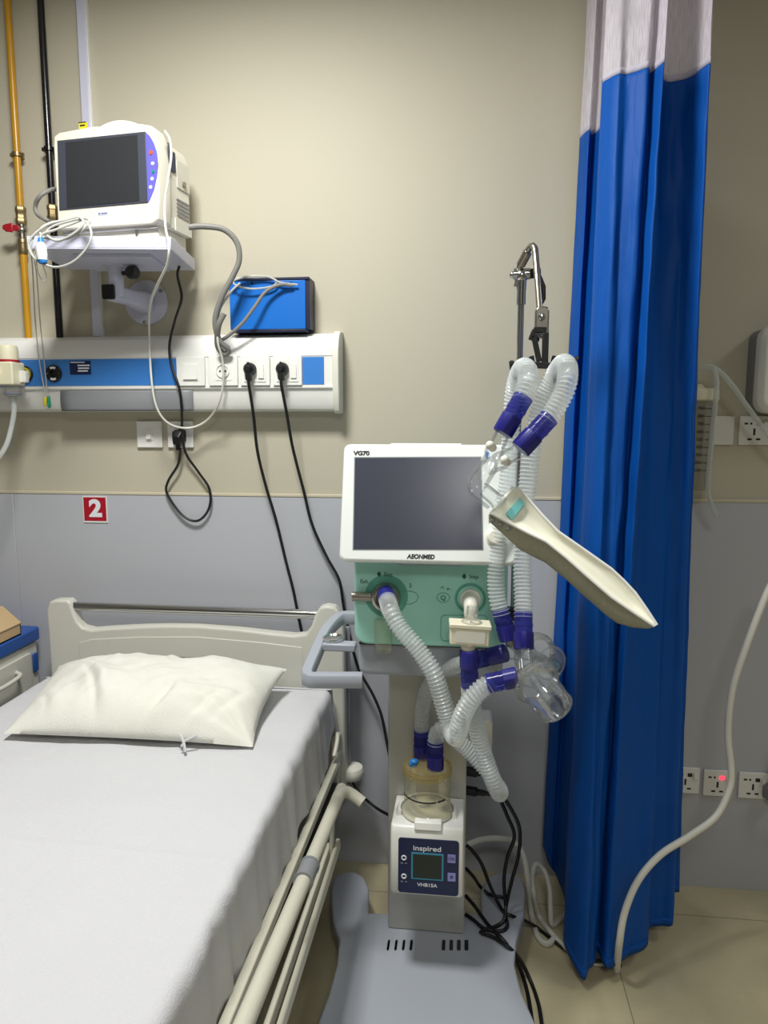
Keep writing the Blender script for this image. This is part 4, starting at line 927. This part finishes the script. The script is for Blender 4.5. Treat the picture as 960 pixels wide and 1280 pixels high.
# handle at left
zh = .93
zhh = lambda y: .95-.065*(y-772)/76
hpts = [PZ(*p, zhh(p[1])) for p in ((446, 772), (432, 772), (424, 774), (414, 783), (404, 797), (393, 822), (384.5, 842), (384, 847), (388, 850), (400, 850), (425, 850), (453, 850))]
hsec = [(-.011, -.017), (.011, -.017), (.014, -.013), (.014, .013), (.011, .017), (-.011, .017), (-.014, .013), (-.014, -.013)]
mb = MB()
path = resample(spline(hpts, 8), .012); rings = []
for i, p in enumerate(path):
    t_ = (path[min(i+1, len(path)-1)]-path[max(i-1, 0)]).normalized(); s_ = t_.cross(V((0, 0, 1))).normalized()
    rings.append([p+s_*a+V((0, 0, b)) for a, b in hsec])
mb.loft(rings); hd_ = mb.obj('handle', 'handle', vent, bevel=.003, ang=50)
zh = zhh(802); s0, s1 = PZ(404, 802, zh+.012), PZ(446, 802, zh+.012)
MB().box(s0.x, s1.x, s0.y-.018, s0.y+.018, zh-.008, zh+.012).obj('handle_strut', 'handle', vent, bevel=.004)
hx = vh(452, 850)
dq = PZ(417, 799, zh+.014)
MB().lathe((dq.x, dq.y, zh+.012), (0, 0, 1), [(.026, 0), (.028, .003), (.028, .008), (.024, .010), (.020, .006), (.0001, .006)], 32).obj('holder_ring', 'chrome', vent, label='chrome disc on the handle strut')
# ---- screen unit, tilted back
tl = math.radians(17)
so = PY(535, 703.5, 1.585)
SFm = Fr(so, (1, 0, 0), (0, math.sin(tl), math.cos(tl))); shh = SFm.hit
zL, zR = shh(423.5, 700)[0], shh(646, 700)[0]; zt = shh(520, 555)[1]
hs = MB().loft([[SFm.w(a, b, c) for a, b in rrect(zL+i, zR-i, .0+i, zt-i, .014)] for c, i in ((0, .004), (-.005, 0), (-.030, 0), (-.05, .012))]).obj('screen_housing', 'ventwhite', vent, bevel=.002)
a2, a3 = shh(488, 555)[0], shh(577, 555)[0]
mb = MB().slab(SFm, a2, a3, zt-.006, zt+.0025, -.028, -.002, .002); mb.obj('top_ridge', 'ventwhite', hs, bevel=.001)
q = [shh(444, 572.5), shh(600.5, 572), shh(603, 686.5), shh(442, 686.5)]
MB().prism([SFm.w(a, b, -.0005) for a, b in q][::-1], SFm.n*.0015).obj('screen', 'screen2', vent)
MB().loft([[SFm.w(a+x*s, b+y*s, c) for (a, b), x, y in zip(q, (-1, 1, 1, -1), (1, 1, -1, -1))][::-1] for s, c in ((.0025, -.0005), (.0025, .0005))]).obj('screen_gasket', 'grey', vent)
textpx('model_mark', 'VG70', SFm, 452, 566.8, 5.2, 'ink', hs, bold=.0006, sx=1.15)
textpx('maker_mark', 'AEONMED', SFm, 526, 696, 5.4, 'ink', hs, bold=.0005, sx=.95, shear=.15)
ka, kb_ = shh(619, 672)
MB().lathe(SFm.w(ka, kb_, 0), SFm.n, [(.021, 0), (.021, .004), (.018, .006), (.017, .016), (.014, .018), (.0001, .0175)], 32).obj('rotary_knob', 'offwhite', vent)
mb = MB().slab(SFm, -.09, .09, .0, .16, -.10, -.048, .02); mb.obj('screen_mount', 'handle', vent, bevel=.006)
mb = MB()
for px, py in ((601, 572), (601, 577)): pass
MB().slab(SFm, shh(609, 566)[0]-.004, shh(609, 566)[0]+.004, shh(609, 569)[1]-.008, shh(609, 569)[1]+.008, 0, .0012, .002).obj('status_light', 'bluecap', hs, label='pale blue status light')
# ---- circuit support arm
Yp = 1.70
p0 = PY(649, 700, Yp); pt = PY(646, 350, Yp)
xs = (p0.x+pt.x)/2
arm = thing('support_arm', 'jointed chrome arm with black fork holding up the breathing hoses beside the curtain', 'arm', (xs, Yp, .95))
MB().cyl((xs, Yp, .95), (xs, Yp, pt.z-.015), .0075, n=16).obj('pole', 'chrome', arm)
for zz in (1.02, .955): MB().box(a1, xs+.016, Yp-.016, Yp+.016, zz, zz+.03).obj('pole_clamp', 'rubber', arm, bevel=.004)
MB().cyl((xs, Yp, PY(646, 381, Yp).z), (xs, Yp, PY(646, 352, Yp).z), .0105, n=18).obj('pole_sleeve', 'chrome', arm)
k = PY(646, 345, Yp); k = V((xs, Yp, k.z))
mb = MB().sphere(k, .016); mb.cyl(k+V((-.018, 0, .004)), k+V((.018, 0, .004)), .013); mb.cyl(k+V((-.012, 0, -.024)), k+V((-.006, 0, .0)), .007); mb.sphere(k+V((-.02, -.003, .002)), .008); mb.cyl(k, k+V((0, 0, -.03)), .012, .011)
mb.obj('knuckle', 'chrome', arm)
Ye = 1.60
mb = MB().tube([k+V((.0, 0, .012))]+PT((649, 333, Yp-.005), (656, 321, Yp-.015), (661, 311, Yp-.03), (665, 307, Yp-.04), (668.5, 311, Yp-.05), (670, 325, Yp-.06), (672, 350, Yp-.08), (674.5, 385, Ye)), .0072, n=14)
mb.obj('bent_tube', 'steel', arm)
MB().cyl(PY(651, 331, Yp-.008), PY(659.5, 315, Yp-.024), .0105, n=16).obj('tube_sleeve', 'steel', arm)
kn = PY(655, 345, Yp); 
mb = MB().cyl(k+V((.016, 0, .004)), k+V((.042, -.0, .006)), .011, n=16); mb.obj('lock_knob', 'rubber', arm)
mb = MB().loft([[PY(x, y, Ye+.035)+V((0, dy, 0)) for dy, (x, y) in ((-.006, (a, b)), (.006, (a, b)), (.006, (a+w_, b)), (-.006, (a+w_, b)))] for a, b, w_ in ((669, 342, 6), (672, 348, 6), (676, 358, 6), (677, 374, 5), (676, 380, 3))])
mb.obj('lock_lever', 'rubber', arm, bevel=.002)
cf = Fr(PY(677, 404, Ye), (1, 0, .0), (-.02, 0, 1))
mb = MB().slab(cf, -.0145, .0145, -.032, .034, -.012, .012, .010); mb.obj('clamp_block', 'steel', arm, bevel=.003)
mb = MB()
for px, py in ((677, 396), (678, 416)): mb.lathe(PY(px, py, Ye-.012), (0, -1, 0), [(.0075, 0), (.0075, .003), (.005, .006), (.0001, .007)], 16)
mb.cyl(PY(672, 424, Ye-.012), PY(668, 426, Ye-.016), .006); mb.obj('bolt', 'chrome', arm)
# black fork
Yf = 1.575
def bar(ps, w_, th): 
    mb = MB(); P = PT(*ps); u = (P[1]-P[0]).normalized(); s_ = u.cross(V((0, 1, 0))).normalized()
    return [[p+s_*a*w_+V((0, b*th, 0)) for a, b in ((-1, -1), (1, -1), (1, 1), (-1, 1))] for p in P]
mb = MB()
mb.loft(bar([(667, 419, Yf), (674, 452, Yf)], .0055, .006)); mb.loft(bar([(682, 416, Yf), (681, 455, Yf)], .0065, .007)); mb.loft(bar([(663, 425, Yf), (668, 412, Yf)], .005, .006))
mb.loft(bar([(664, 456, Yf), (697, 458, Yf)], .0065, .008)); mb.loft(bar([(664, 445, Yf), (667, 462, Yf)], .005, .007)); mb.loft(bar([(667, 412, Yf), (683, 413, Yf)], .006, .006))
mb.obj('fork_holder', 'rubber', arm, bevel=.0015)
mb = MB(); mb.tube(PT((645, 474, Yf), (640.5, 462, Yf), (639.5, 452, Yf-.01)), .0055, n=8); mb.tube(PT((639, 456, Yf), (664, 457, Yf+.004)), .005, n=8, smooth=False); mb.obj('hose_clip', 'rubber', arm)
mb = MB(); mb.tube(PT((693, 446, Yf-.01), (691, 456, Yf), (694, 468, Yf), (695, 479, Yf)), .0055, n=8); mb.tube(PT((692, 458, Yf), (718, 452, Yf+.02), (721, 447, Yf)), .0045, n=8); mb.obj('hose_clip', 'rubber', arm)
# ------------------------------------------------------------------ breathing hoses
RH = .0185
def hose(name, label, pts, start=None, end=None, r=RH, mat='hose', pitch=.0086, cufflen=.05, amp=.0024):
    """start/end: pixel+depth of the free end of each rigid blue cuff"""
    P = [V(p) for p in pts]
    t = thing(name, label, 'hose', min(P, key=lambda p: p.z)-V((0, 0, r)), 'corrugated breathing hoses')
    step = pitch/4
    MB().tube(P, r, n=18, step=step, rf=lambda L, i: r+amp*(1, 0, -1, 0)[i % 4], caps=False).obj('corrugated_hose', mat, t, ang=80)
    for e, p, nx in ((start, P[0], P[1]), (end, P[-1], P[-2])):
        if e is None: continue
        e = V(e); d = (e-p); L = d.length; rr = r*1.06
        c = MB(); n = 40; rib = lambda q, i: q*(1.03 if (i//2) % 2 else 1)
        dd, ax, ay = c.axis(d)
        c.loft([[p+dd*h_+(ax*math.cos(2*PI*i/n)+ay*math.sin(2*PI*i/n))*rib(q, i) for i in range(n)] for q, h_ in ((rr*1.0, L*.45), (rr*1.05, L*.46), (rr*1.05, L*.97), (rr*.98, L))])
        c.obj('connector_cuff', 'cuff', t, label='dark blue ribbed connector cuff')
        MB().lathe(p-dd*.012, dd, [(rr*.99, 0), (rr*1.02, .004), (rr*1.0, .012), (rr*1.0, .012+L*.2), (rr*1.04, .012+L*.21), (rr*1.04, .012+L*.28), (rr*.98, .012+L*.29), (rr*.98, .012+L*.46)], 24, caps=False).obj('hose_end', 'cuffclear', t, label='blue tinted hose end')
    return t
# exhalation hose: port -> U bend -> front water trap
hA = PT((484, 749, 1.585), (489, 765, 1.545), (500, 785, 1.53), (521, 810, 1.52), (541, 840, 1.51), (553, 875, 1.51), (561, 903, 1.505), (567, 919, 1.475), (572, 918, 1.44), (577, 898, 1.425), (588, 876, 1.42), (602, 861, 1.42), (616, 853, 1.42))
t = hose('breathing_hose', 'corrugated hose curving from the steel exhale port down to front water trap', hA, None, PY(647, 846, 1.42))
MB().lathe(PY(482.5, 743, 1.612), hA[1]-PY(482.5, 743, 1.612), [(.0195, -.01), (.020, 0), (.020, .030), (.0185, .034)], 24, caps=False).obj('connector_cuff', 'cuff', t, label='dark blue cuff in the steel port')
hB = PT((587, 852, 1.56), (589, 875, 1.57), (595, 905, 1.585), (604, 940, 1.59), (616, 975, 1.59), (624, 991, 1.605), (623, 985, 1.645), (612, 968, 1.67), (597, 950, 1.68), (582, 935, 1.685), (568, 922, 1.685), (556, 913, 1.69), (548, 914, 1.695), (545, 923, 1.70), (544.5, 932, 1.70))
hose('breathing_hose', 'corrugated hose dropping from the cream filter in a long bend to the humidifier', hB, PY(586, 812, 1.555), PY(544, 962, 1.695))
hC = PT((527, 918, 1.745), (527, 900, 1.745), (529, 880, 1.745), (536, 858, 1.735), (548, 842, 1.71), (564, 834, 1.68), (582, 829, 1.64), (597, 825, 1.61))
hose('breathing_hose', 'milky hose arching up from humidifier behind the others to rear water trap', hC, PY(527, 948, 1.745), PY(632, 816, 1.585), mat='hose2', amp=.0012)
hD = PT((627, 768, 1.585), (622, 748, 1.59), (620, 720, 1.595), (623, 680, 1.60), (629, 640, 1.60), (634, 600, 1.60), (637, 560, 1.60), (640, 520, 1.595), (643, 490, 1.585), (648, 470, 1.56), (654, 460, 1.525), (659, 463, 1.48), (660, 475, 1.455), (657, 485, 1.445), (651, 502, 1.435))
hose('breathing_hose', 'left corrugated hose over the black fork, down to rear water trap', hD, PY(636, 800, 1.578), PY(628, 542, 1.425))
hE = PT((654, 772, 1.515), (654, 750, 1.53), (653, 715, 1.55), (654, 670, 1.565), (657, 625, 1.575), (662, 580, 1.585), (668, 540, 1.59), (676, 507, 1.59), (688, 478, 1.58), (697, 463, 1.555), (704, 455, 1.515), (709, 459, 1.475), (709, 475, 1.45), (704, 492, 1.44), (693, 512, 1.43), (682, 527, 1.425))
hose('breathing_hose', 'right corrugated hose over the black fork, down to front water trap', hE, PY(655, 812, 1.49), PY(650, 562, 1.415))
# ------------------------------------------------------------------ filter
fq = Fr(PY(587, 797, 1.54), (1, 0.06, -.05), (0.02, .0, 1))
flt = thing('breathing_filter', 'cream box shaped breathing filter hanging under the white elbow of ventilator', 'filter', fq.w(0, -.05, -.02))
fa0, fb0 = fq.hit(562, 806); fa1, fb1 = fq.hit(613, 786)
mb = MB().slab(fq, fa0, fa1, fb0, fb1, -.045, 0, .004); mb.obj('housing', 'filter', flt, bevel=.003)
MB().slab(fq, fa0-.003, fa1+.003, fb1-.004, fb1+.006, -.048, .003, .003).obj('rim', 'filter', flt, bevel=.002)
MB().slab(fq, fa0+.012, fa1-.010, fb0+.007, fb1-.009, 0, .0018, .002).obj('label_plate', 'offwhite', flt)
MB().lathe(fq.w(.004, fb1+.006, -.022), fq.u, [(.024, 0), (.02, .006), (.013, .010), (.013, .035)], 20).obj('upper_port', 'clear', flt)
MB().lathe(fq.w(0, fb0, -.02), -fq.u, [(.022, 0), (.016, .006), (.015, .03)], 20).obj('lower_port', 'cream', flt)
# ------------------------------------------------------------------ water traps
def trap(name, label, c, axis, rad, L, nip):
    c = V(c); ax = V(axis).normalized()
    t = thing(name, label, 'water trap', c+ax*L-V((0, 0, rad)))
    MB().lathe(c, ax, [(.010, -.028), (rad*.7, -.024), (rad*1.05, -.014), (rad*1.22, -.006), (rad*1.22, .008), (rad*1.08, .010), (rad*1.08, .0)], 36, caps=False).obj('cap', 'clear', t)
    MB().torus(c+ax*.008, ax, rad*1.18, .0028, 36).obj('cap_ring', 'clear', t)
    MB().lathe(c, ax, [(rad*.98, .0), (rad*.96, L*.6), (rad*.9, L-.006), (rad*.82, L), (.0001, L)], 36, caps=False).obj('cup', 'clear', t)
    MB().torus(c+ax*(L-.004), ax, rad*.88, .0022, 36).obj('cup_rim', 'clear', t)
    MB().lathe(c, ax, [(.0105, -.01), (.010, L*.5), (.0085, L*.72), (.0070, L*.72), (.0085, L*.5), (.009, -.01)], 20, caps=False).obj('inner_tube', 'clear', t)
    mb = MB()
    for p, q in nip: mb.cyl(V(p), V(q), .0155, n=20)
    mb.obj('side_port', 'clear', t)
    return t
tc = PY(669, 852, 1.42); te = PY(696, 886, 1.35)
trap('water_trap', 'clear water trap bottle at front, pointing to lower right before the curtain', tc, te-tc, .040, (te-tc).length, [(PY(645, 846, 1.42), tc), (PY(655, 808, 1.49), tc+V((-.015, .03, .01)))])
tc2 = PY(668, 818, 1.60); te2 = PY(690, 830, 1.54)
trap('water_trap', 'clear water trap bottle behind the front one, mostly hidden', tc2, te2-tc2, .042, (te2-tc2).length, [(PY(629, 816, 1.585), tc2), (PY(636, 797, 1.58), tc2+V((-.03, 0, .01)))])
# ------------------------------------------------------------------ Y piece and test lung
ye = PY(598, 606, 1.385)
yp = thing('y_connector', 'clear plastic Y connector joining the two upper hoses to the test lung', 'connector', ye-V((0, 0, .02)))
j = PY(609, 585, 1.395)
mb = MB()
mb.lathe(PY(630, 538, 1.43), j-PY(630, 538, 1.43), [(.0155, 0), (.0155, .04), (.019, .045), (.019, .055), (.0165, .06), (.0165, (j-PY(630, 538, 1.43)).length)], 24, caps=False)
mb.obj('arm', 'clear', yp)
k2 = PY(647, 565, 1.415)
mb = MB(); mb.lathe(k2, j-k2, [(.0155, 0), (.0155, .03), (.019, .034), (.019, .046), (.0165, .05), (.0165, (j-k2).length)], 24, caps=False); mb.obj('arm', 'clear', yp)
MB().tube([j+(V(j)-ye)*.3, j, PY(602, 596, 1.388), PY(597, 605, 1.385), PY(598, 612, 1.38), PY(606, 618, 1.375), PY(617, 626, 1.37)], .0195, n=24, step=.004, caps=False).obj('elbow', 'clear', yp)
mb = MB()
for px, py in ((616, 560), (634, 578)): q = PY(px, py, 1.385); mb.cyl(q, q+V((-.006, -.02, .006)), .008, n=14); mb.sphere(q+V((-.006, -.02, .006)), .0085)
mb.obj('port_cap', 'offwhite', yp, label='small white port cap')
q = PY(605, 612, 1.365); d = PY(627, 631, 1.365)-q
MB().lathe(q, d, [(.0135, 0), (.014, d.length*.7), (.016, d.length*.72), (.016, d.length)], 22).obj('outlet', 'clear', yp)
LF = Fr(PY(640, 640, 1.37), (1, -.02, 0), (0.05, .42, 1))
lp = [(613, 641), (643, 609.5), (650, 612), (677, 643), (697, 664), (730, 687), (764, 711), (780, 726), (794, 741), (808, 761), (821, 781)]
lq = [(818, 782.5), (793, 766), (764, 746), (735, 721), (708, 697), (683, 677), (660, 666), (639, 655)]
top_ = [LF.hit(*p) for p in lp]; bot_ = [LF.hit(*p) for p in lq]
lg = thing('test_lung', 'cream tapered test lung paddle hanging from the Y connector before the curtain', 'test lung', LF.w(.05, -.08, -.03))
off = V((.003, .032, -.046))
allp = top_+bot_
N = len(allp); edge = [LF.w(a, b) for a, b in allp]
def inner(k, depth):
    cen = V((0, 0)); out = []
    return out
# midline used to inset the face into a shallow trough
mid = lambda i: None
nt_ = len(top_)
def cross(s):
    """points on the upper and lower edge at fraction s along the paddle"""
    def at(L, s):
        t_ = s*(len(L)-1); i = min(int(t_), len(L)-2); f = t_-i
        return V(L[i]).lerp(V(L[i+1]), f)
    return at(top_[1:], s), at((bot_+[top_[0]])[::-1], s)
def facept(s, t_):
    u_, l_ = cross(s); p = V(u_).lerp(V(l_), t_)
    bowl = -.010*(1-abs(2*t_-1)**2.5)*min(1, s*9)*min(1, (1-s)*6)
    return LF.w(p.x, p.y, bowl)
mb = MB().grid(lambda s, t_: facept(s, t_), 50, 18)
mb.obj('front_membrane', 'lung', lg, solid=.003, ang=60)
# rigid rim round the face
MB().tube(edge+[edge[0]], .0028, n=8, smooth=False).obj('rim', 'white', lg)
# underside shell joined to the lower edge
def side(s, t_):
    u_, l_ = cross(s); k_ = math.sin(PI*min(1, s*1.0))**.35 if s < .98 else .2
    k_ = min(1, .45+s*3)*max(.0, min(1, (1-s)*5))**.7
    return LF.w(l_.x, l_.y)+off*(t_*k_)
MB().grid(side, 50, 8).obj('side_wall', 'lungside', lg, solid=.002, ang=60)
def back(s, t_):
    u_, l_ = cross(s); k_ = min(1, .45+s*3)*max(.0, min(1, (1-s)*5))**.7
    a_ = LF.w(u_.x, u_.y)+off*.4*k_; b_ = LF.w(l_.x, l_.y)+off*k_
    return a_.lerp(b_, t_)
MB().grid(back, 50, 8).obj('back_shell', 'lungside', lg, solid=.002, ang=60)
e0, e1 = LF.w(*top_[0]), LF.w(*top_[1])
mb = MB().loft([[e0, e1, e1+off*.45, e0+off*.45], [e0+V((-.004, .0, -.004)), e1+V((-.005, 0, .003)), e1+V((-.005, 0, .003))+off*.45, e0+V((-.004, 0, -.004))+off*.45]]); mb.obj('end_plate', 'lung', lg, bevel=.002)
mb = MB()
for f_ in (.12, .5, .88): p = LF.w(*top_[0]).lerp(LF.w(*bot_[-1]), f_)+off*.25; mb.sphere(p+V((-.001, -.004, -.001)), .0045)
mb.obj('rivet', 'grey', lg)
lb = [LF.hit(*p) for p in ((632, 642), (650, 622), (656, 630), (640, 650))]
MB().prism([LF.w(a, b, -.001) for a, b in lb], LF.n*.003).obj('label_patch', 'cyan', lg, label='teal label patch')
# ------------------------------------------------------------------ humidifier
Yh = 1.635
hz = lambda py, Y=Yh: PY(535, py, Y).z
hx0, hx1 = PY(487.5, 1085, Yh).x, PY(579, 1085, Yh).x; hcx = (hx0+hx1)/2
hum = thing('humidifier', 'white heated humidifier with dark blue control panel and clear water chamber on the column', 'humidifier', (hcx, 1.72, hz(1121)))
z0, z1 = hz(1121), hz(1046)
zc0 = PY(535, 1030, 1.66).z
sideprof = [(Yh+.004, z0), (Yh-.002, z0+.012), (Yh+.006, z1), (Yh+.018, z1+.016), (1.668, zc0-.004), (1.798, zc0-.004), (1.798, z0+.02), (1.76, z0)]
hw = hx1-hx0
MB().loft([[V((hx0+i, y if k_ == 0 or y > Yh+.03 else y+.006, z)) for y, z in sideprof] for i, k_ in ((0, 1), (.008, 0), (hw-.008, 0), (hw, 1))]).obj('housing', 'white', hum, bevel=.004, seg=3)
ccx, ccy = PY(534, 1000, 1.72).x, 1.722
# back collar around the chamber
mb = MB(); rings = []
for i in range(25):
    t_ = math.radians(200-220*i/24) if 0 else math.radians(-20+220*i/24)
    e = V((math.cos(t_), math.sin(t_), 0)); hgt = .016
    rings.append([V((ccx, ccy, zc0-.006))+e*r+V((0, 0, z)) for r, z in ((.068, 0), (.068, hgt), (.074, hgt), (.077, hgt-.004), (.082, 0))])
mb.loft(rings); mb.obj('collar', 'white', hum, bevel=.001)
# panel
HFm = Fr(V((hcx, Yh-.002, z0+.012)), (1, 0, 0), V((0, .008, z1-z0-.012))); hh_ = HFm.hit
a0_, b0_ = hh_(497.5, 1114.5); a1_, b1_ = hh_(574, 1051)
pn = MB().slab(HFm, a0_, a1_, b0_, b1_, .0, .0022, .008).obj('control_panel', 'panelblue', hum, bevel=.0008)
def on(nm, px0, px1, py0, py1, c0, c1, mat, r=.001):
    x0, y0 = hh_(px0, py1); x1, y1 = hh_(px1, py0); return MB().slab(HFm, x0, x1, y0, y1, c0, c1, r).obj(nm, mat, pn)
on('display_frame', 514, 554.5, 1067, 1097.5, .0022, .0030, 'lcdframe'); on('display', 516, 552.5, 1069, 1096, .0030, .0034, 'lcd')
textpx('maker_mark', 'inspired', HFm, 534, 1060.5, 6.2, 'inkwhite', pn, c=.0024, sx=1.25, bold=.0002)
textpx('model_mark', 'VHB15A', HFm, 534, 1106, 4.2, 'inkwhite', pn, c=.0024, sx=1.15, bold=.0002)
for py in (1071.5, 1094.5):
    a, b = hh_(505, py); MB().torus(HFm.w(a, b, .0026), HFm.n, .0052, .0018, 20, 6).obj('round_key', 'inkwhite', pn); 
    MB().slab(HFm, a-.008, a-.002, b-.016, b-.012, .0022, .0026).obj('key_symbol', 'inkgrey', pn); MB().slab(HFm, a+.002, a+.008, b-.0155, b-.0125, .0022, .0026).obj('key_symbol', 'inkgrey', pn)
on('square_key', 559.5, 569.5, 1068, 1077.5, .0022, .0032, 'btn'); on('square_key', 559.5, 569.5, 1091, 1100.5, .0022, .0032, 'btn')
textpx('key_print', 'OK', HFm, 564.5, 1072.8, 4, 'panelblue', pn, c=.0034); textpx('key_print', '≡', HFm, 564.5, 1095.8, 5, 'panelblue', pn, c=.0034)
# latch
lz0, lz1 = PY(535, 1041, 1.645).z, PY(535, 1023, 1.655).z
lx0, lx1 = PY(518, 1030, 1.65).x, PY(552, 1030, 1.65).x
mb = MB().loft([[V((x, y, z)) for y, z in ((1.640, z1+.012), (1.646, z1+.030), (1.655, zc0+.012), (1.668, zc0+.012), (1.668, z1+.008))] for x in (lx0, lx1)]); mb.obj('latch', 'white', hum, bevel=.002)
# chamber
zt3 = PY(535, 972, 1.66).z
ch = MB().lathe((ccx, ccy, zc0), (0, 0, 1), [(.0001, .001), (.064, .001), (.066, .006), (.063, .010), (.060, .014), (.0595, zt3-zc0-.012)], 44, caps=False).obj('chamber', 'yellowclear', hum, label='clear water chamber')
MB().lathe((ccx, ccy, zc0), (0, 0, 1), [(.0001, .0), (.0655, .0), (.0655, .004), (.0001, .004)], 44).obj('heater_plate', 'offwhite', ch)
lh = zt3-zc0
MB().lathe((ccx, ccy, zc0), (0, 0, 1), [(.0605, lh-.020), (.0625, lh-.018), (.0625, lh-.004), (.060, lh+.004), (.052, lh+.010), (.03, lh+.014), (.0001, lh+.014)], 44, caps=False).obj('chamber_lid', 'amber', ch, label='amber tinted lid')
MB().torus((ccx, ccy, zc0+lh-.004), (0, 0, 1), .0605, .0024, 44).obj('lid_rim', 'amber', ch)
mb = MB()
zz = zc0+lh*.42
mb.loft([[V((ccx+.0602*math.cos(t_), ccy+.0602*math.sin(t_), zz+dz)) for dz in (0, .004)] for t_ in [math.radians(-165+100*i/14) for i in range(15)]], False, False)
mb.loft([[V((ccx+.0602*math.cos(t_), ccy+.0602*math.sin(t_), zz+dz)) for dz in (0, .005)] for t_ in [math.radians(-62+22*i/6) for i in range(7)]], False, False)
mb.obj('level_line', 'ink', ch, solid=.0006)
def ringtext(s, dz, th, size, r=.0606):
    th = math.radians(th); ff = Fr((ccx, ccy, zz+dz), (-math.sin(th), math.cos(th), 0), (0, 0, 1)); text('chamber_print', s, ff, 0, 0, size, 'inkgrey', ch, c=r)
ringtext('CE', .014, -120, .012); ringtext('MAX', -.008, -100, .008)
for qx, qy, qz in ((527, 952, 1.745), (544.5, 966, 1.695)):
    q = PY(qx, qy, qz); MB().cyl((q.x, q.y, zc0+lh+.006), (q.x, q.y, q.z+.012), .0165, n=22).obj('chamber_port', 'clear', ch)
q = PY(517.5, 960, 1.70)
mb = MB().cyl((q.x, q.y, zc0+lh+.006), (q.x, q.y, zc0+lh+.020), .008, n=14); mb.sphere((q.x, q.y, zc0+lh+.020), .010, sq=(1.2, 1, .7)); mb.cyl((q.x-.012, q.y-.006, zc0+lh+.014), (q.x+.002, q.y, zc0+lh+.016), .005)
mb.obj('fill_cap', 'bluecap', ch, label='bright blue fill cap')
# ------------------------------------------------------------------ black cords at the ventilator foot
zc = zB+.006
def cord(pts, lab): return tag(MB().tube(pts, .0052, n=8).obj('power_cord', 'rubber'), lab, 'power cord')
x = cl.x+cw
cord([V((x+.075, 1.892, PY(590, 964, 1.9).z-.005))]+PT((622, 985, 1.88), (637, 1008, 1.86), (648, 1030, 1.86), (650, 1050, 1.87), (647, 1075, 1.88), (640, 1100, 1.88))+[PZ(632, 1138, zc+.02), PZ(634, 1158, zc), PZ(624, 1164, zc), PZ(606, 1161, zc), PZ(592, 1150, zc), PZ(582, 1143, zc)], 'black cord from upper connector beside the column, drooping in a loop onto the base')
cord([V((x+.075, 1.892, PY(590, 988, 1.9).z-.005))]+PT((625, 1000, 1.90), (634, 1020, 1.89), (643, 1045, 1.89), (634, 1072, 1.89), (630, 1100, 1.89), (632, 1130, 1.88))+[PZ(631, 1148, zc+.012), PZ(622, 1157, zc), PZ(604, 1163, zc), PZ(602, 1166, zc), PZ(618, 1172, zc), PZ(637, 1185, zc), PZ(652, 1203, .05), PZ(664, 1228, .008), PZ(673, 1255, .008), PZ(678, 1285, .008)], 'black cord from lower connector beside the column, trailing off the base to the front floor')
cord([V((x+.004, 1.90, PY(584, 1057, 1.9).z))]+PT((590, 1063, 1.9), (602, 1080, 1.9), (613, 1108, 1.9))+[PZ(628, 1138, zc+.01), PZ(640, 1145, zc), PZ(656, 1151, .06), PZ(672, 1160, .008), PZ(692, 1176, .008), PZ(712, 1190, .008), PZ(735, 1200, .022), PZ(760, 1202, .024), PZ(776, 1207, .008)], 'black cord running from the column across the floor under the blue curtain')
cord([V((x+.004, 1.93, PY(584, 1086, 1.93).z))]+PT((592, 1096, 1.97), (600, 1108, 2.03))+[PZ(612, 1118, .112), PZ(630, 1122, .112)], 'short black cord from behind the column to the right rear foot')
cord([V((x+.004, 1.88, PY(584, 1120, 1.88).z))]+PT((592, 1131, 1.9))+[PZ(600, 1142, zc), PZ(612, 1158, zc), PZ(630, 1176, zc), PZ(643, 1195, .06), PZ(652, 1215, .008), PZ(660, 1245, .008), PZ(667, 1290, .008)], 'black cord lying along the right edge of the ventilator base')
# ------------------------------------------------------------------ light: ceiling panels and an added fill
def area(name, loc, size, power, col=(1, .998, .97), rot=(0, 0, 0), sy=None):
    L = bpy.data.lights.new(name, 'AREA'); L.energy = power; L.color = col; L.size = size
    if sy: L.shape = 'RECTANGLE'; L.size_y = sy
    o = bpy.data.objects.new(name, L); C.objects.link(o); o.location = loc; o.rotation_euler = rot
    return o
area('panel_or_fill_light', (-.64, 1.15, CEIL-.02), .36, 47)
area('panel_or_fill_light', (.25, -1.0, CEIL-.02), .6, 26)  # added fill behind the camera, brightens bed flank and ventilator base
area('panel_or_fill_light', (2.1, 1.25, CEIL-.02), .5, 10)
w = bpy.data.worlds.new('room_ambient'); bpy.context.scene.world = w; w.use_nodes = True
w.node_tree.nodes['Background'].inputs[0].default_value = (.9, .92, 1, 1); w.node_tree.nodes['Background'].inputs[1].default_value = .1
# ------------------------------------------------------------------ camera
cam = bpy.data.cameras.new('camera'); co_ = bpy.data.objects.new('camera', cam); C.objects.link(co_)
cam.sensor_fit = 'VERTICAL'; cam.sensor_height = 36; cam.lens = FPX/1280*36; cam.clip_start = .02
co_.matrix_world = Matrix(((CR.x, CU.x, -CF.x, 0), (CR.y, CU.y, -CF.y, 0), (CR.z, CU.z, -CF.z, EYE), (0, 0, 0, 1)))
sc = bpy.context.scene; sc.camera = co_
sc.view_settings.view_transform = 'Standard'; sc.view_settings.look = 'None'; sc.view_settings.gamma = 1
sc.view_settings.use_curve_mapping = False; sc.view_settings.exposure = -.02
sc.cycles.max_bounces = 10; sc.cycles.transparent_max_bounces = 24
